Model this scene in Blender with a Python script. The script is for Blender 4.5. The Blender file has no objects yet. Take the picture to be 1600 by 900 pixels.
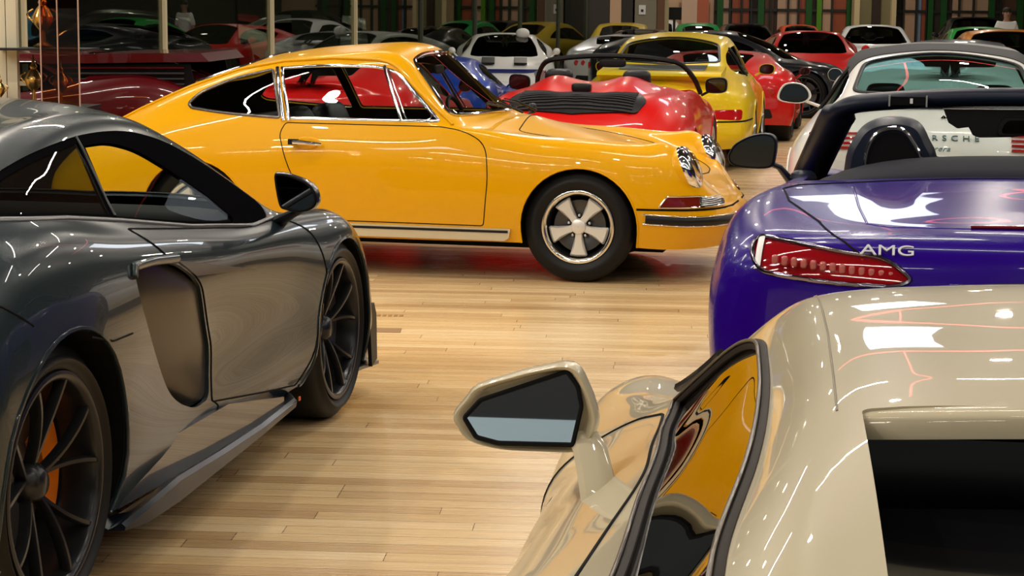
import bpy, bmesh, math, random
import numpy as np
from mathutils import Vector, Matrix
from mathutils.geometry import delaunay_2d_cdt
PI = math.pi
S = bpy.context.scene
COL = S.collection
# ---------------------------------------------------------------- camera
CAM_H = 1.5
cd = bpy.data.cameras.new('camera'); cd.sensor_width = 36; cd.lens = 67.5; cd.clip_end = 200; cd.clip_start = .05
cam = bpy.data.objects.new('camera', cd); COL.objects.link(cam)
cam.matrix_world = Matrix.Translation((0, 0, CAM_H)) @ Matrix.Rotation(PI/2 - math.atan(430/3000), 4, 'X') @ Matrix.Rotation(.01, 4, 'Z')
S.camera = cam
# ---------------------------------------------------------------- world, exposure
W = bpy.data.worlds.new('world'); S.world = W; W.use_nodes = True
W.node_tree.nodes['Background'].inputs[0].default_value = (.02, .022, .025, 1)
W.node_tree.nodes['Background'].inputs[1].default_value = .6
S.view_settings.view_transform = 'Standard'; S.view_settings.look = 'None'
S.view_settings.gamma = 1; S.view_settings.use_curve_mapping = False
S.view_settings.exposure = -0.35
# ---------------------------------------------------------------- ceiling lamps (linear tubes in rows along X, spots between)
def area(name, loc, sx, sy, power, col, rot=(0, 0, 0)):
    l = bpy.data.lights.new(name, 'AREA'); l.shape = 'RECTANGLE'; l.size = sx; l.size_y = sy; l.energy = power; l.color = col
    o = bpy.data.objects.new(name, l); COL.objects.link(o); o.location = loc; o.rotation_euler = rot
    return o
CEIL = 5.0
for yy, pw in ((-4.5, 46), (1.2, 46), (5.4, 50), (9.6, 54), (14.6, 60)):
    for k in range(6):
        xl = -7.4 + 2.9*k
        area('tube_lamp', (xl, yy, CEIL - .15), 1.9, .05, pw*(1.9 if xl < -2.5 else .55) if yy < 8 else pw, (1.0, .92, .80))
def disc(loc, r, power, col):
    l = bpy.data.lights.new('spot_lamp', 'AREA'); l.shape = 'DISK'; l.size = r; l.energy = power; l.color = col
    o = bpy.data.objects.new('spot_lamp', l); COL.objects.link(o); o.location = loc
for j, yy in enumerate((-1.5, 3.3, 7.5, 12, 18.5, 23, 28, 33, 38, 43, 48)):
    for k in range(5):
        xl = -8 + 4.2*k + (j % 2)*1.5
        disc((xl, yy, CEIL - .12), .18, (95 if xl < -2 else 34) if yy < 10 else (60 if yy < 15 else 72), (1.0, .90, .76))
for (xx, yy, sx, sy, pw) in ((3.8, 22.3, 1.5, 2.5, 95), (-4.6, 3.2, 1.0, .6, 36)):
    area('panel_lamp', (xx, yy, CEIL - .1), sx, sy, pw, (.86, .93, 1.0))
# ---------------------------------------------------------------- materials
MATS = {}
def mat(name, col, rough=.5, metal=0., coat=0., coatr=.03, trans=0., ior=1.45, emit=None, es=1., alpha=1., spec=.5, aniso=0):
    if name in MATS: return MATS[name]
    m = bpy.data.materials.new(name); m.use_nodes = True
    b = m.node_tree.nodes['Principled BSDF']; I = b.inputs
    I['Base Color'].default_value = (*col, 1); I['Roughness'].default_value = rough; I['Metallic'].default_value = metal
    I['Coat Weight'].default_value = coat; I['Coat Roughness'].default_value = coatr
    I['Transmission Weight'].default_value = trans; I['IOR'].default_value = ior
    I['Specular IOR Level'].default_value = spec
    if emit: I['Emission Color'].default_value = (*emit, 1); I['Emission Strength'].default_value = es
    MATS[name] = m
    return m
def paint(name, col, metal=.0, rough=.35, flake=0, coat=.75):
    m = mat(name, col, rough, metal, coat, .012, spec=.15)
    if flake:
        nt = m.node_tree; b = nt.nodes['Principled BSDF']
        n = nt.nodes.new('ShaderNodeTexNoise'); n.inputs['Scale'].default_value = 900; n.inputs['Detail'].default_value = 1
        tc = nt.nodes.new('ShaderNodeTexCoord'); nt.links.new(tc.outputs['Object'], n.inputs['Vector'])
        bp = nt.nodes.new('ShaderNodeBump'); bp.inputs['Strength'].default_value = flake; bp.inputs['Distance'].default_value = .001
        nt.links.new(n.outputs['Fac'], bp.inputs['Height']); nt.links.new(bp.outputs['Normal'], b.inputs['Normal'])
    return m
def glassmat(name, tint, mix, rough=.0, power=4):
    # thin sheet of glass: clear (tinted) transmission with a fresnel reflection on top
    if name in MATS: return MATS[name]
    m = bpy.data.materials.new(name); m.use_nodes = True; nt = m.node_tree; nt.nodes.clear()
    out = nt.nodes.new('ShaderNodeOutputMaterial'); mx = nt.nodes.new('ShaderNodeMixShader')
    tr = nt.nodes.new('ShaderNodeBsdfTransparent'); tr.inputs[0].default_value = (*tint, 1)
    gl = nt.nodes.new('ShaderNodeBsdfGlossy'); gl.inputs['Roughness'].default_value = rough
    fr = nt.nodes.new('ShaderNodeLayerWeight'); fr.inputs[0].default_value = .5
    pw = nt.nodes.new('ShaderNodeMath'); pw.operation = 'POWER'; pw.inputs[1].default_value = power
    nt.links.new(fr.outputs['Facing'], pw.inputs[0])
    mr = nt.nodes.new('ShaderNodeMapRange'); mr.inputs['To Min'].default_value = mix + .05; mr.inputs['To Max'].default_value = 1
    nt.links.new(pw.outputs[0], mr.inputs['Value']); nt.links.new(mr.outputs[0], mx.inputs[0])
    nt.links.new(tr.outputs[0], mx.inputs[1]); nt.links.new(gl.outputs[0], mx.inputs[2]); nt.links.new(mx.outputs[0], out.inputs[0])
    MATS[name] = m
    return m
M_BLK = mat('black_plastic', (.007, .007, .008), .42, spec=.3)
M_MATTE = mat('black_matte', (.004, .004, .005), .8, spec=.15)
M_TYRE = mat('tyre_rubber', (.006, .006, .007), .5, spec=.3)
M_CHR = mat('chrome', (.82, .82, .84), .08, 1.0)
M_ALU = mat('satin_aluminium', (.62, .62, .62), .28, 1.0)
M_CREAM = mat('cream_metal', (.62, .57, .43), .4)
M_GLS = glassmat('car_glass', (.80, .86, .84), .03)
M_GLD = glassmat('dark_car_glass', (.22, .25, .26), .04)
M_GLB = glassmat('privacy_glass', (.05, .055, .06), .05)
M_MIR = mat('mirror_glass', (.8, .85, .9), .01, 1.0)
M_LEA = mat('black_leather', (.010, .010, .013), .42, spec=.3)
M_GRY = mat('dark_grey_trim', (.035, .035, .04), .5, spec=.3)
M_RED = mat('red_lens', (.45, .008, .012), .08, 0, 1.0)
M_REDD = mat('dark_red_lens', (.12, .012, .012), .1, 0, 1.0)
M_WHT = mat('white_plastic', (.75, .75, .75), .4)
M_SILV = mat('silver_metal', (.55, .56, .58), .3, .8)
# ---------------------------------------------------------------- object helpers
def tag(o, label=None, cat=None, group=None, kind=None):
    if label: o['label'] = label
    if cat: o['category'] = cat
    if group: o['group'] = group
    if kind: o['kind'] = kind
    return o
def thing(name, label, cat, loc=(0, 0, 0), rot=0., group=None):
    o = bpy.data.objects.new(name, None); COL.objects.link(o); o.empty_display_size = .1
    o.location = loc; o.rotation_euler = (0, 0, rot)
    return tag(o, label, cat, group)
def link(name, me, parent=None, label=None):
    o = bpy.data.objects.new(name, me); COL.objects.link(o)
    if parent: o.parent = parent
    if label: o['label'] = label
    return o
def mesh(name, V, F, m, parent=None, smooth=True, label=None, ang=None, loopn=None, mi=None):
    me = bpy.data.meshes.new(name)
    me.from_pydata([tuple(map(float, v)) for v in V], [], [tuple(map(int, f)) for f in F])
    ms = m if isinstance(m, (list, tuple)) else [m]
    for x in ms: me.materials.append(x)
    if mi is not None: me.polygons.foreach_set('material_index', list(mi))
    if smooth:
        me.polygons.foreach_set('use_smooth', [True]*len(me.polygons))
        if ang: me.set_sharp_from_angle(angle=math.radians(ang))
    if loopn is not None: me.normals_split_custom_set(loopn)
    me.update()
    return link(name, me, parent, label)
class MB:
    """collects shapes that end as one mesh"""
    def __init__(s): s.V = []; s.F = []
    def add(s, V, F):
        n = len(s.V); s.V += [tuple(v) for v in V]; s.F += [tuple(i+n for i in f) for f in F]; return s
    def box(s, c, d, R=None):
        V = [Vector((sx*d[0]/2, sy*d[1]/2, sz*d[2]/2)) for sx in (-1, 1) for sy in (-1, 1) for sz in (-1, 1)]
        if R is not None: V = [R @ v for v in V]
        return s.add([v + Vector(c) for v in V], [(0,1,3,2),(4,6,7,5),(0,4,5,1),(2,3,7,6),(0,2,6,4),(1,5,7,3)])
    def tube(s, P, r, n=8, closed=False, flat=1., up=None, caps=True):
        P = [Vector(p) for p in P]; m = len(P); V = []; F = []
        rs = r if hasattr(r, '__len__') else [r]*m
        prev = None
        for i in range(m):
            a = P[(i-1) % m] if (closed or i) else P[0]; b = P[(i+1) % m] if (closed or i < m-1) else P[-1]
            t = (b - a); t = t.normalized() if t.length > 1e-9 else Vector((1, 0, 0))
            if up is not None:
                q = Vector(up[i]) if hasattr(up[0], '__len__') else Vector(up)
            else: q = prev if prev is not None else (Vector((0, 0, 1)) if abs(t.z) < .9 else Vector((1, 0, 0)))
            e = (q - t*q.dot(t)); e = e.normalized() if e.length > 1e-9 else t.orthogonal().normalized()
            prev = e; f = t.cross(e)
            for k in range(n):
                th = 2*PI*k/n
                V.append(P[i] + f*(math.cos(th)*rs[i]) + e*(math.sin(th)*rs[i]*flat))
        for i in range(m if closed else m-1):
            for k in range(n):
                a = i*n + k; b = i*n + (k+1) % n; c = ((i+1) % m)*n + (k+1) % n; d = ((i+1) % m)*n + k
                F.append((a, b, c, d))
        if not closed and caps: F.append(tuple(range(n))[::-1]); F.append(tuple((m-1)*n + k for k in range(n)))
        return s.add(V, F)
    def lathe(s, prof, n=48, axis='y', c=(0, 0, 0), closed=False):
        V = []; F = []; m = len(prof)
        for i in range(n):
            th = 2*PI*i/n; ct, st = math.cos(th), math.sin(th)
            for (r, h) in prof:
                p = {'y': (r*ct, h, r*st), 'z': (r*ct, r*st, h), 'x': (h, r*ct, r*st)}[axis]
                V.append((p[0]+c[0], p[1]+c[1], p[2]+c[2]))
        for i in range(n):
            for j in range(m if closed else m-1):
                a = i*m + j; b = i*m + (j+1) % m; c2 = ((i+1) % n)*m + (j+1) % m; d = ((i+1) % n)*m + j
                F.append((a, d, c2, b) if axis != 'y' else (a, b, c2, d))
        return s.add(V, F)
    def prism(s, pts, h0, h1, ax='y', inset=0, R=None):
        """outline in the plane normal to ax, extruded h0..h1; optional bevelled far cap"""
        n = len(pts)
        def P(p, h): return {'y': (p[0], h, p[1]), 'x': (h, p[0], p[1]), 'z': (p[0], p[1], h)}[ax]
        V = [P(p, h0) for p in pts]
        rings = 1
        if inset:
            cx = sum(p[0] for p in pts)/n; cy = sum(p[1] for p in pts)/n
            d = h1 - h0
            V += [P(p, h0 + d*.7) for p in pts]; rings += 1
            q = []
            for p in pts:
                L = math.hypot(p[0]-cx, p[1]-cy) or 1
                q.append((p[0]-(p[0]-cx)/L*inset, p[1]-(p[1]-cy)/L*inset))
            V += [P(p, h1) for p in q]; rings += 1
        else: V += [P(p, h1) for p in pts]; rings += 1
        F = []
        for k in range(rings-1):
            for i in range(n): F.append((k*n+i, k*n+(i+1) % n, (k+1)*n+(i+1) % n, (k+1)*n+i))
        F.append(tuple(range(n))[::-1]); F.append(tuple((rings-1)*n+i for i in range(n)))
        if R is not None: V = [tuple(R @ Vector(v)) for v in V]
        return s.add(V, F)
    def xf(s, Mx): s.V = [tuple(Mx @ Vector(v)) for v in s.V]; return s
    def build(s, name, m, parent=None, smooth=True, ang=35, label=None, fix=True, bevel=0, sub=0):
        o = mesh(name, s.V, s.F, m, parent, smooth, label)
        me = o.data
        if fix:
            b = bmesh.new(); b.from_mesh(me); bmesh.ops.recalc_face_normals(b, faces=b.faces)
            if bevel: bmesh.ops.bevel(b, geom=list(b.edges), offset=bevel, segments=2, affect='EDGES', clamp_overlap=True)
            b.to_mesh(me); b.free()
            if smooth: me.polygons.foreach_set('use_smooth', [True]*len(me.polygons))
        if smooth and ang: me.set_sharp_from_angle(angle=math.radians(ang))
        if sub:
            md = o.modifiers.new('sub', 'SUBSURF'); md.levels = md.render_levels = sub
        return o
def rbox(c, d, r=.03, n=3, R=None, taper=None):
    """rounded cushion-like box as (V,F): superellipsoid"""
    V = []; F = []; nu, nv = 20, 12
    def sg(v, e): return math.copysign(abs(v)**e, v)
    for j in range(nv+1):
        ph = -PI/2 + PI*j/nv
        for i in range(nu):
            th = 2*PI*i/nu
            v = Vector((sg(math.cos(ph), r)*sg(math.cos(th), r)*d[0]/2, sg(math.cos(ph), r)*sg(math.sin(th), r)*d[1]/2, sg(math.sin(ph), r)*d[2]/2))
            if taper: k = 1 + taper*(v.z/d[2]); v.y *= k
            if R is not None: v = R @ v
            V.append(v + Vector(c))
    for j in range(nv):
        for i in range(nu):
            F.append((j*nu+i, j*nu+(i+1) % nu, (j+1)*nu+(i+1) % nu, (j+1)*nu+i))
    return V, F
def crspline(P, n=8, closed=False):
    """Catmull-Rom through points, n samples per span"""
    P = [np.array(p, float) for p in P]; m = len(P); out = []
    for i in range(m if closed else m-1):
        p0 = P[(i-1) % m] if (closed or i) else 2*P[0]-P[1]; p1 = P[i]; p2 = P[(i+1) % m]
        p3 = P[(i+2) % m] if (closed or i < m-2) else 2*P[-1]-P[-2]
        for k in range(n):
            t = k/n
            out.append(.5*((2*p1) + (p2-p0)*t + (2*p0-5*p1+4*p2-p3)*t*t + (3*p1-p0-3*p2+p3)*t**3))
    if not closed: out.append(P[-1])
    return out
def rpoly(P, step=.03, closed=True):
    """polyline resampled; points keep their corners. A point with a third value r is rounded by r"""
    Q = []; n = len(P)
    for i, p in enumerate(P):
        r = p[2] if len(p) > 2 else 0
        if r and (closed or 0 < i < n-1):
            a = np.array(P[(i-1) % n][:2], float); b = np.array(p[:2], float); c = np.array(P[(i+1) % n][:2], float)
            da = a-b; dc = c-b; la = np.linalg.norm(da); lc = np.linalg.norm(dc); r2 = min(r, la*.48, lc*.48)
            s = b + da/la*r2; e = b + dc/lc*r2
            for k in range(7):
                t = k/6; Q.append((1-t)**2*s + 2*t*(1-t)*b + t*t*e)
        else: Q.append(np.array(p[:2], float))
    out = []; m = len(Q)
    for i in range(m if closed else m-1):
        a = Q[i]; b = Q[(i+1) % m]; L = np.linalg.norm(b-a); k = max(1, int(math.ceil(L/step)))
        for j in range(k): out.append(a + (b-a)*j/k)
    if not closed: out.append(Q[-1])
    return out
# ---------------------------------------------------------------- spline skin over a net of stations x rows
def hbasis(K, t):
    """cubic Hermite with Bessel tangents, as a matrix: value = B @ data"""
    K = np.asarray(K, float); n = len(K); t = np.asarray(t, float)
    D = np.zeros((n, n))
    for i in range(1, n-1):
        a = K[i]-K[i-1]; b = K[i+1]-K[i]
        D[i, i-1] = -b/(a*(a+b)); D[i, i+1] = a/(b*(a+b)); D[i, i] = b/(a*(a+b)) - a/(b*(a+b))
    D[0, 0] = -1/(K[1]-K[0]); D[0, 1] = -D[0, 0]; D[-1, -1] = 1/(K[-1]-K[-2]); D[-1, -2] = -D[-1, -1]
    A = np.eye(n); R = np.zeros((n, n))                # C2 slopes, blended with the local ones to hold overshoot down
    R[0] = D[0]; R[-1] = D[-1]
    for j in range(1, n-1):
        a = K[j]-K[j-1]; b = K[j+1]-K[j]
        A[j, j-1] = b; A[j, j] = 2*(a+b); A[j, j+1] = a
        R[j, j-1] -= 3*b/a; R[j, j] += 3*b/a - 3*a/b; R[j, j+1] += 3*a/b
    D = .7*np.linalg.solve(A, R) + .3*D
    i = np.clip(np.searchsorted(K, t, side='right')-1, 0, n-2); h = K[i+1]-K[i]; s = (t-K[i])/h
    h00 = 2*s**3-3*s**2+1; h10 = s**3-2*s**2+s; h01 = -2*s**3+3*s**2; h11 = s**3-s**2
    B = np.zeros((len(t), n)); r = np.arange(len(t))
    B[r, i] += h00; B[r, i+1] += h01
    B += (h10*h)[:, None]*D[i] + (h11*h)[:, None]*D[i+1]
    return B
class Skin:
    """half body (y>0). net[row][station] = xyz; rows go from the sill up to the centre line, stations from tail to nose.
    First and last station lie on the centre plane, as does the last row."""
    def __init__(s, net):
        N = np.array(net, float)                       # rows x stations x 3
        my = np.array([1, -1, 1.])
        N = np.concatenate([N, N[-2:-1]*my], 0)        # mirror over the roof centre line
        N = np.concatenate([N[:, 1:2]*my, N, N[:, -2:-1]*my], 1)
        s.N = N
        du = np.linalg.norm(np.diff(N, axis=1), axis=2).mean(0)**.8; dv = np.linalg.norm(np.diff(N, axis=0), axis=2).mean(1)**.8
        s.KU = np.concatenate([[0], np.cumsum(np.maximum(du, 1e-3))]); s.KV = np.concatenate([[0], np.cumsum(np.maximum(dv, 1e-3))])
        s.u0, s.u1 = s.KU[1], s.KU[-2]; s.v0, s.v1 = 0, s.KV[-2]
        gu = np.linspace(s.u0, s.u1, 420); gv = np.linspace(s.v0, s.v1, 200)
        s.gu, s.gv = gu, gv
        s.G = np.einsum('ui,vj,jik->uvk', hbasis(s.KU, gu), hbasis(s.KV, gv), N)
    def P(s, uv):
        uv = np.atleast_2d(uv)
        return np.einsum('ni,nj,jik->nk', hbasis(s.KU, uv[:, 0]), hbasis(s.KV, uv[:, 1]), s.N)
    def grad(s, uv):
        uv = np.atleast_2d(uv); e = 1e-4
        a = uv.copy(); b = uv.copy(); a[:, 0] += e; b[:, 0] -= e
        Pu = (s.P(a)-s.P(b))/(2*e)
        a = uv.copy(); b = uv.copy(); a[:, 1] = np.minimum(a[:, 1]+e, s.KV[-1]); b[:, 1] = np.maximum(b[:, 1]-e, 0)
        Pv = (s.P(a)-s.P(b))/(a[:, 1]-b[:, 1])[:, None]
        return Pu, Pv
    def Nn(s, uv):
        Pu, Pv = s.grad(uv); n = np.cross(Pv, Pu)
        return n/np.maximum(np.linalg.norm(n, axis=1), 1e-9)[:, None]
    def inv(s, pts, plane='xz', ur=None, vr=None, box=None):
        """uv of points given by two of their coordinates"""
        ax = {'xz': [0, 2], 'yz': [1, 2], 'xy': [0, 1]}[plane]
        pts = np.array([p[:2] for p in pts], float)
        G = s.G[:, :, ax]; mask = np.zeros(G.shape[:2], bool)
        U, Vv = np.meshgrid(s.gu, s.gv, indexing='ij')
        if box is not None:   # (xmin,xmax,ymin,ymax,zmin,zmax)
            for k in range(3): mask |= (s.G[:, :, k] < box[2*k]) | (s.G[:, :, k] > box[2*k+1])
        if ur: mask |= (U < ur[0]) | (U > ur[1])
        if vr: mask |= (Vv < vr[0]) | (Vv > vr[1])
        Nn = np.cross(np.gradient(s.G, axis=0), np.gradient(s.G, axis=1))
        out = []
        third = {'xz': 1, 'yz': 0, 'xy': 2}[plane]
        for p in pts:
            d = ((G-p)**2).sum(2); d[mask] = 1e9
            # among near-equal candidates prefer the outermost
            dm = d.min(); c = d < dm + 2e-4
            o = np.where(c, np.abs(s.G[:, :, third])*(.002) - d*8, -1e9)
            i, j = np.unravel_index(np.argmax(o), o.shape)
            uv = np.array([[s.gu[i], s.gv[j]]])
            for _ in range(4):
                P = s.P(uv)[0][ax]; Pu, Pv = s.grad(uv); J = np.stack([Pu[0][ax], Pv[0][ax]], 1)
                JJ = J.T@J + 1e-5*np.eye(2); st = np.linalg.solve(JJ, J.T@(p-P))
                st = np.clip(st, -.05, .05); uv = uv + st
                uv[:, 0] = np.clip(uv[:, 0], s.u0, s.u1); uv[:, 1] = np.clip(uv[:, 1], s.v0, s.v1)
            out.append(uv[0])
        return np.array(out)
def inpoly(pts, poly):
    x, y = pts[:, 0], pts[:, 1]; c = np.zeros(len(pts), bool); n = len(poly)
    for i in range(n):
        x1, y1 = poly[i]; x2, y2 = poly[(i+1) % n]
        k = (y1 > y) != (y2 > y)
        if k.any(): c[k] ^= x[k] < (x2-x1)*(y[k]-y1)/(y2-y1+1e-15)+x1
    return c
def cut_panels(sk, regions, nu=120, nv=60, lines=()):
    """regions: ordered dict name -> list of uv loops. Returns uv verts and {name: faces}; 'body' is the rest"""
    pts = []
    for u in np.linspace(sk.u0, sk.u1, nu):
        for v in np.linspace(sk.v0, sk.v1, nv): pts.append((u, v))
    E = []; loops = []
    # outer frame keeps the domain boundary straight
    for name, ls in regions.items():
        for L in ls: loops.append((name, np.array(L)))
    keep = np.ones(len(pts), bool); A = np.array(pts)
    allp = [L for _, L in loops]
    hu = (sk.u1-sk.u0)/nu; hv = (sk.v1-sk.v0)/nv
    for L in allp:                                     # drop grid points that crowd a cut
        dn = np.concatenate([L[i]+(L[(i+1) % len(L)]-L[i])*np.linspace(0, 1, 4)[:-1, None] for i in range(len(L))])
        for i0 in range(0, len(dn), 200):
            q = dn[i0:i0+200]
            d = (((A[:, None]-q[None])/np.array([hu, hv]))**2).sum(2).min(1); keep &= d > .18
    edge = (A[:, 0] < sk.u0+1e-9) | (A[:, 0] > sk.u1-1e-9) | (A[:, 1] < sk.v0+1e-9) | (A[:, 1] > sk.v1-1e-9)
    A = A[keep | edge]
    Vs = [Vector((p[0], p[1])) for p in A]
    for L in allp:
        b = len(Vs); n = len(L)
        Vs += [Vector((p[0], p[1])) for p in L]; E += [(b+i, b+(i+1) % n) for i in range(n)]
    V, _, F, *_r = delaunay_2d_cdt(Vs, E, [], 0, 1e-7)
    uv = np.array([(v.x, v.y) for v in V]); F = [tuple(f) for f in F if len(set(f)) == 3]
    cen = np.array([uv[list(f)].mean(0) for f in F])
    lab = np.array(['body']*len(F), dtype=object)
    for name, ls in regions.items():
        for L in ls:
            m = inpoly(cen, np.array(L)); m &= (lab == 'body'); lab[m] = name
    inside = (cen[:, 0] > sk.u0-1e-6) & (cen[:, 0] < sk.u1+1e-6) & (cen[:, 1] > sk.v0-1e-6) & (cen[:, 1] < sk.v1+1e-6)
    # orientation
    P = sk.P(uv); Nn = sk.Nn(uv); out = {}
    for f, l, ok in zip(F, lab, inside):
        if not ok: continue
        a, b, c = P[f[0]], P[f[1]], P[f[2]]
        nn = np.cross(b-a, c-a)
        if np.linalg.norm(nn) < 1e-12: continue
        if nn @ (Nn[f[0]]+Nn[f[1]]+Nn[f[2]]) < 0: f = (f[0], f[2], f[1])
        out.setdefault(l, []).append(f)
    return P, Nn, out
def shell(name, P, Nn, F, m_out, m_in, parent, thick=.012, off=0., sides=(1, -1), label=None, both=True):
    """solid sheet from faces of the skin (mirrored for each side in sides), with a liner inside"""
    V = []; FF = []; LN = []; MI = []
    used = sorted({i for f in F for i in f}); ix = {k: i for i, k in enumerate(used)}
    Pn = P[used]; N0 = Nn[used]
    edges = {}
    for f in F:
        for a, b in ((f[0], f[1]), (f[1], f[2]), (f[2], f[0])):
            edges[(a, b)] = edges.get((a, b), 0) + 1
    bd = [e for e in edges if (e[1], e[0]) not in edges]
    for sd in sides:
        mir = np.array([1, sd, 1.])
        Po = (Pn + N0*off)*mir; Pi = (Pn + N0*(off-thick))*mir; No = N0*mir
        b0 = len(V); V += list(Po); b1 = len(V)
        if both: V += list(Pi)
        for f in F:
            g = [ix[k] for k in f]
            if sd < 0: g = g[::-1]
            FF.append([b0+k for k in g]); LN += [No[k] for k in g]; MI.append(0)
            if both:
                h = g[::-1]; FF.append([b1+k for k in h]); LN += [-No[k] for k in h]; MI.append(1)
        if both:
            for a, b in bd:
                a, b = ix[a], ix[b]
                if abs(Po[a][1]) < 1e-5 and abs(Po[b][1]) < 1e-5: continue
                q = [b0+b, b0+a, b1+a, b1+b]
                if sd < 0: q = q[::-1]
                p = [np.array(V[k]) for k in q]; n = np.cross(p[2]-p[0], p[3]-p[1]); l = np.linalg.norm(n)
                n = n/l if l > 1e-12 else np.array([0, 0, 1.])
                FF.append(q); LN += [n]*4; MI.append(0)
    return mesh(name, V, FF, [m_out, m_in], parent, True, label, loopn=[tuple(n) for n in LN], mi=MI)
# ---------------------------------------------------------------- room
def wood():
    m = bpy.data.materials.new('floorboards'); m.use_nodes = True; nt = m.node_tree; b = nt.nodes['Principled BSDF']
    L = nt.links.new; N = nt.nodes.new
    tc = N('ShaderNodeTexCoord'); mp = N('ShaderNodeMapping'); mp.inputs['Rotation'].default_value = (0, 0, math.radians(3.5)); L(tc.outputs['Object'], mp.inputs[0])
    br = N('ShaderNodeTexBrick'); br.inputs['Scale'].default_value = 1; br.inputs['Brick Width'].default_value = 1.6; br.inputs['Row Height'].default_value = .085
    br.inputs['Mortar Size'].default_value = .0013; br.inputs['Mortar Smooth'].default_value = .1; br.offset = 0; br.inputs['Color1'].default_value = (0, 0, 0, 1); br.inputs['Color2'].default_value = (1, 1, 1, 1); br.inputs['Mortar'].default_value = (.5, .5, .5, 1)
    br.inputs['Bias'].default_value = 0
    sx = N('ShaderNodeSeparateXYZ'); L(mp.outputs[0], sx.inputs[0])
    dv = N('ShaderNodeMath'); dv.operation = 'DIVIDE'; dv.inputs[1].default_value = .085; L(sx.outputs[1], dv.inputs[0])
    fl = N('ShaderNodeMath'); fl.operation = 'FLOOR'; L(dv.outputs[0], fl.inputs[0])
    wn = N('ShaderNodeTexWhiteNoise'); wn.noise_dimensions = '1D'; L(fl.outputs[0], wn.inputs['W'])
    ml = N('ShaderNodeMath'); ml.operation = 'MULTIPLY_ADD'; ml.inputs[1].default_value = 9.7; L(wn.outputs[0], ml.inputs[0]); L(sx.outputs[0], ml.inputs[2])
    cx = N('ShaderNodeCombineXYZ'); L(ml.outputs[0], cx.inputs[0]); L(sx.outputs[1], cx.inputs[1]); L(cx.outputs[0], br.inputs['Vector'])
    cr = N('ShaderNodeValToRGB'); e = cr.color_ramp.elements; e[0].position = 0; e[0].color = (.58, .38, .19, 1); e[1].position = 1; e[1].color = (.86, .65, .38, 1)
    k = cr.color_ramp.elements.new(.3); k.color = (.73, .51, .26, 1); k = cr.color_ramp.elements.new(.7); k.color = (.80, .58, .31, 1)
    L(br.outputs['Color'], cr.inputs[0])
    st = N('ShaderNodeMapping'); st.inputs['Scale'].default_value = (.8, 34, 1); L(mp.outputs[0], st.inputs[0])
    n1 = N('ShaderNodeTexNoise'); n1.inputs['Scale'].default_value = 2.2; n1.inputs['Detail'].default_value = 6; n1.inputs['Roughness'].default_value = .65; L(st.outputs[0], n1.inputs['Vector'])
    r1 = N('ShaderNodeValToRGB'); r1.color_ramp.elements[0].position = .30; r1.color_ramp.elements[0].color = (.74, .68, .60, 1); r1.color_ramp.elements[1].position = .62; r1.color_ramp.elements[1].color = (1, 1, 1, 1); L(n1.outputs[0], r1.inputs[0])
    mx = N('ShaderNodeMix'); mx.data_type = 'RGBA'; mx.blend_type = 'MULTIPLY'; mx.inputs[0].default_value = .75; L(cr.outputs[0], mx.inputs[6]); L(r1.outputs[0], mx.inputs[7])
    # worn dark scuffs
    n2 = N('ShaderNodeTexNoise'); n2.inputs['Scale'].default_value = 1.1; n2.inputs['Detail'].default_value = 5; s2 = N('ShaderNodeMapping'); s2.inputs['Scale'].default_value = (.6, 2.2, 1); L(mp.outputs[0], s2.inputs[0]); L(s2.outputs[0], n2.inputs['Vector'])
    r2 = N('ShaderNodeValToRGB'); r2.color_ramp.elements[0].position = .33; r2.color_ramp.elements[0].color = (.62, .56, .5, 1); r2.color_ramp.elements[1].position = .52; r2.color_ramp.elements[1].color = (1, 1, 1, 1); L(n2.outputs[0], r2.inputs[0])
    m2 = N('ShaderNodeMix'); m2.data_type = 'RGBA'; m2.blend_type = 'MULTIPLY'; m2.inputs[0].default_value = .6; L(mx.outputs[2], m2.inputs[6]); L(r2.outputs[0], m2.inputs[7])
    m3 = N('ShaderNodeMix'); m3.data_type = 'RGBA'; m3.inputs[7].default_value = (.13, .07, .03, 1); L(br.outputs['Fac'], m3.inputs[0]); L(m2.outputs[2], m3.inputs[6])
    L(m3.outputs[2], b.inputs['Base Color'])
    n3 = N('ShaderNodeTexNoise'); n3.inputs['Scale'].default_value = 3; L(st.outputs[0], n3.inputs['Vector'])
    mr = N('ShaderNodeMapRange'); mr.inputs['To Min'].default_value = .16; mr.inputs['To Max'].default_value = .38; L(n3.outputs[0], mr.inputs[0]); L(mr.outputs[0], b.inputs['Roughness'])
    bp = N('ShaderNodeBump'); bp.inputs['Strength'].default_value = .25; bp.inputs['Distance'].default_value = .003; L(n1.outputs[0], bp.inputs['Height']); L(bp.outputs[0], b.inputs['Normal'])
    return m
def struct(name, V, F, m):
    return tag(mesh(name, V, F, m, None, False), kind='structure')
def sbox(name, c, d, m):
    b = MB(); b.box(c, d); return tag(b.build(name, m, None, False), kind='structure')

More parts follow.
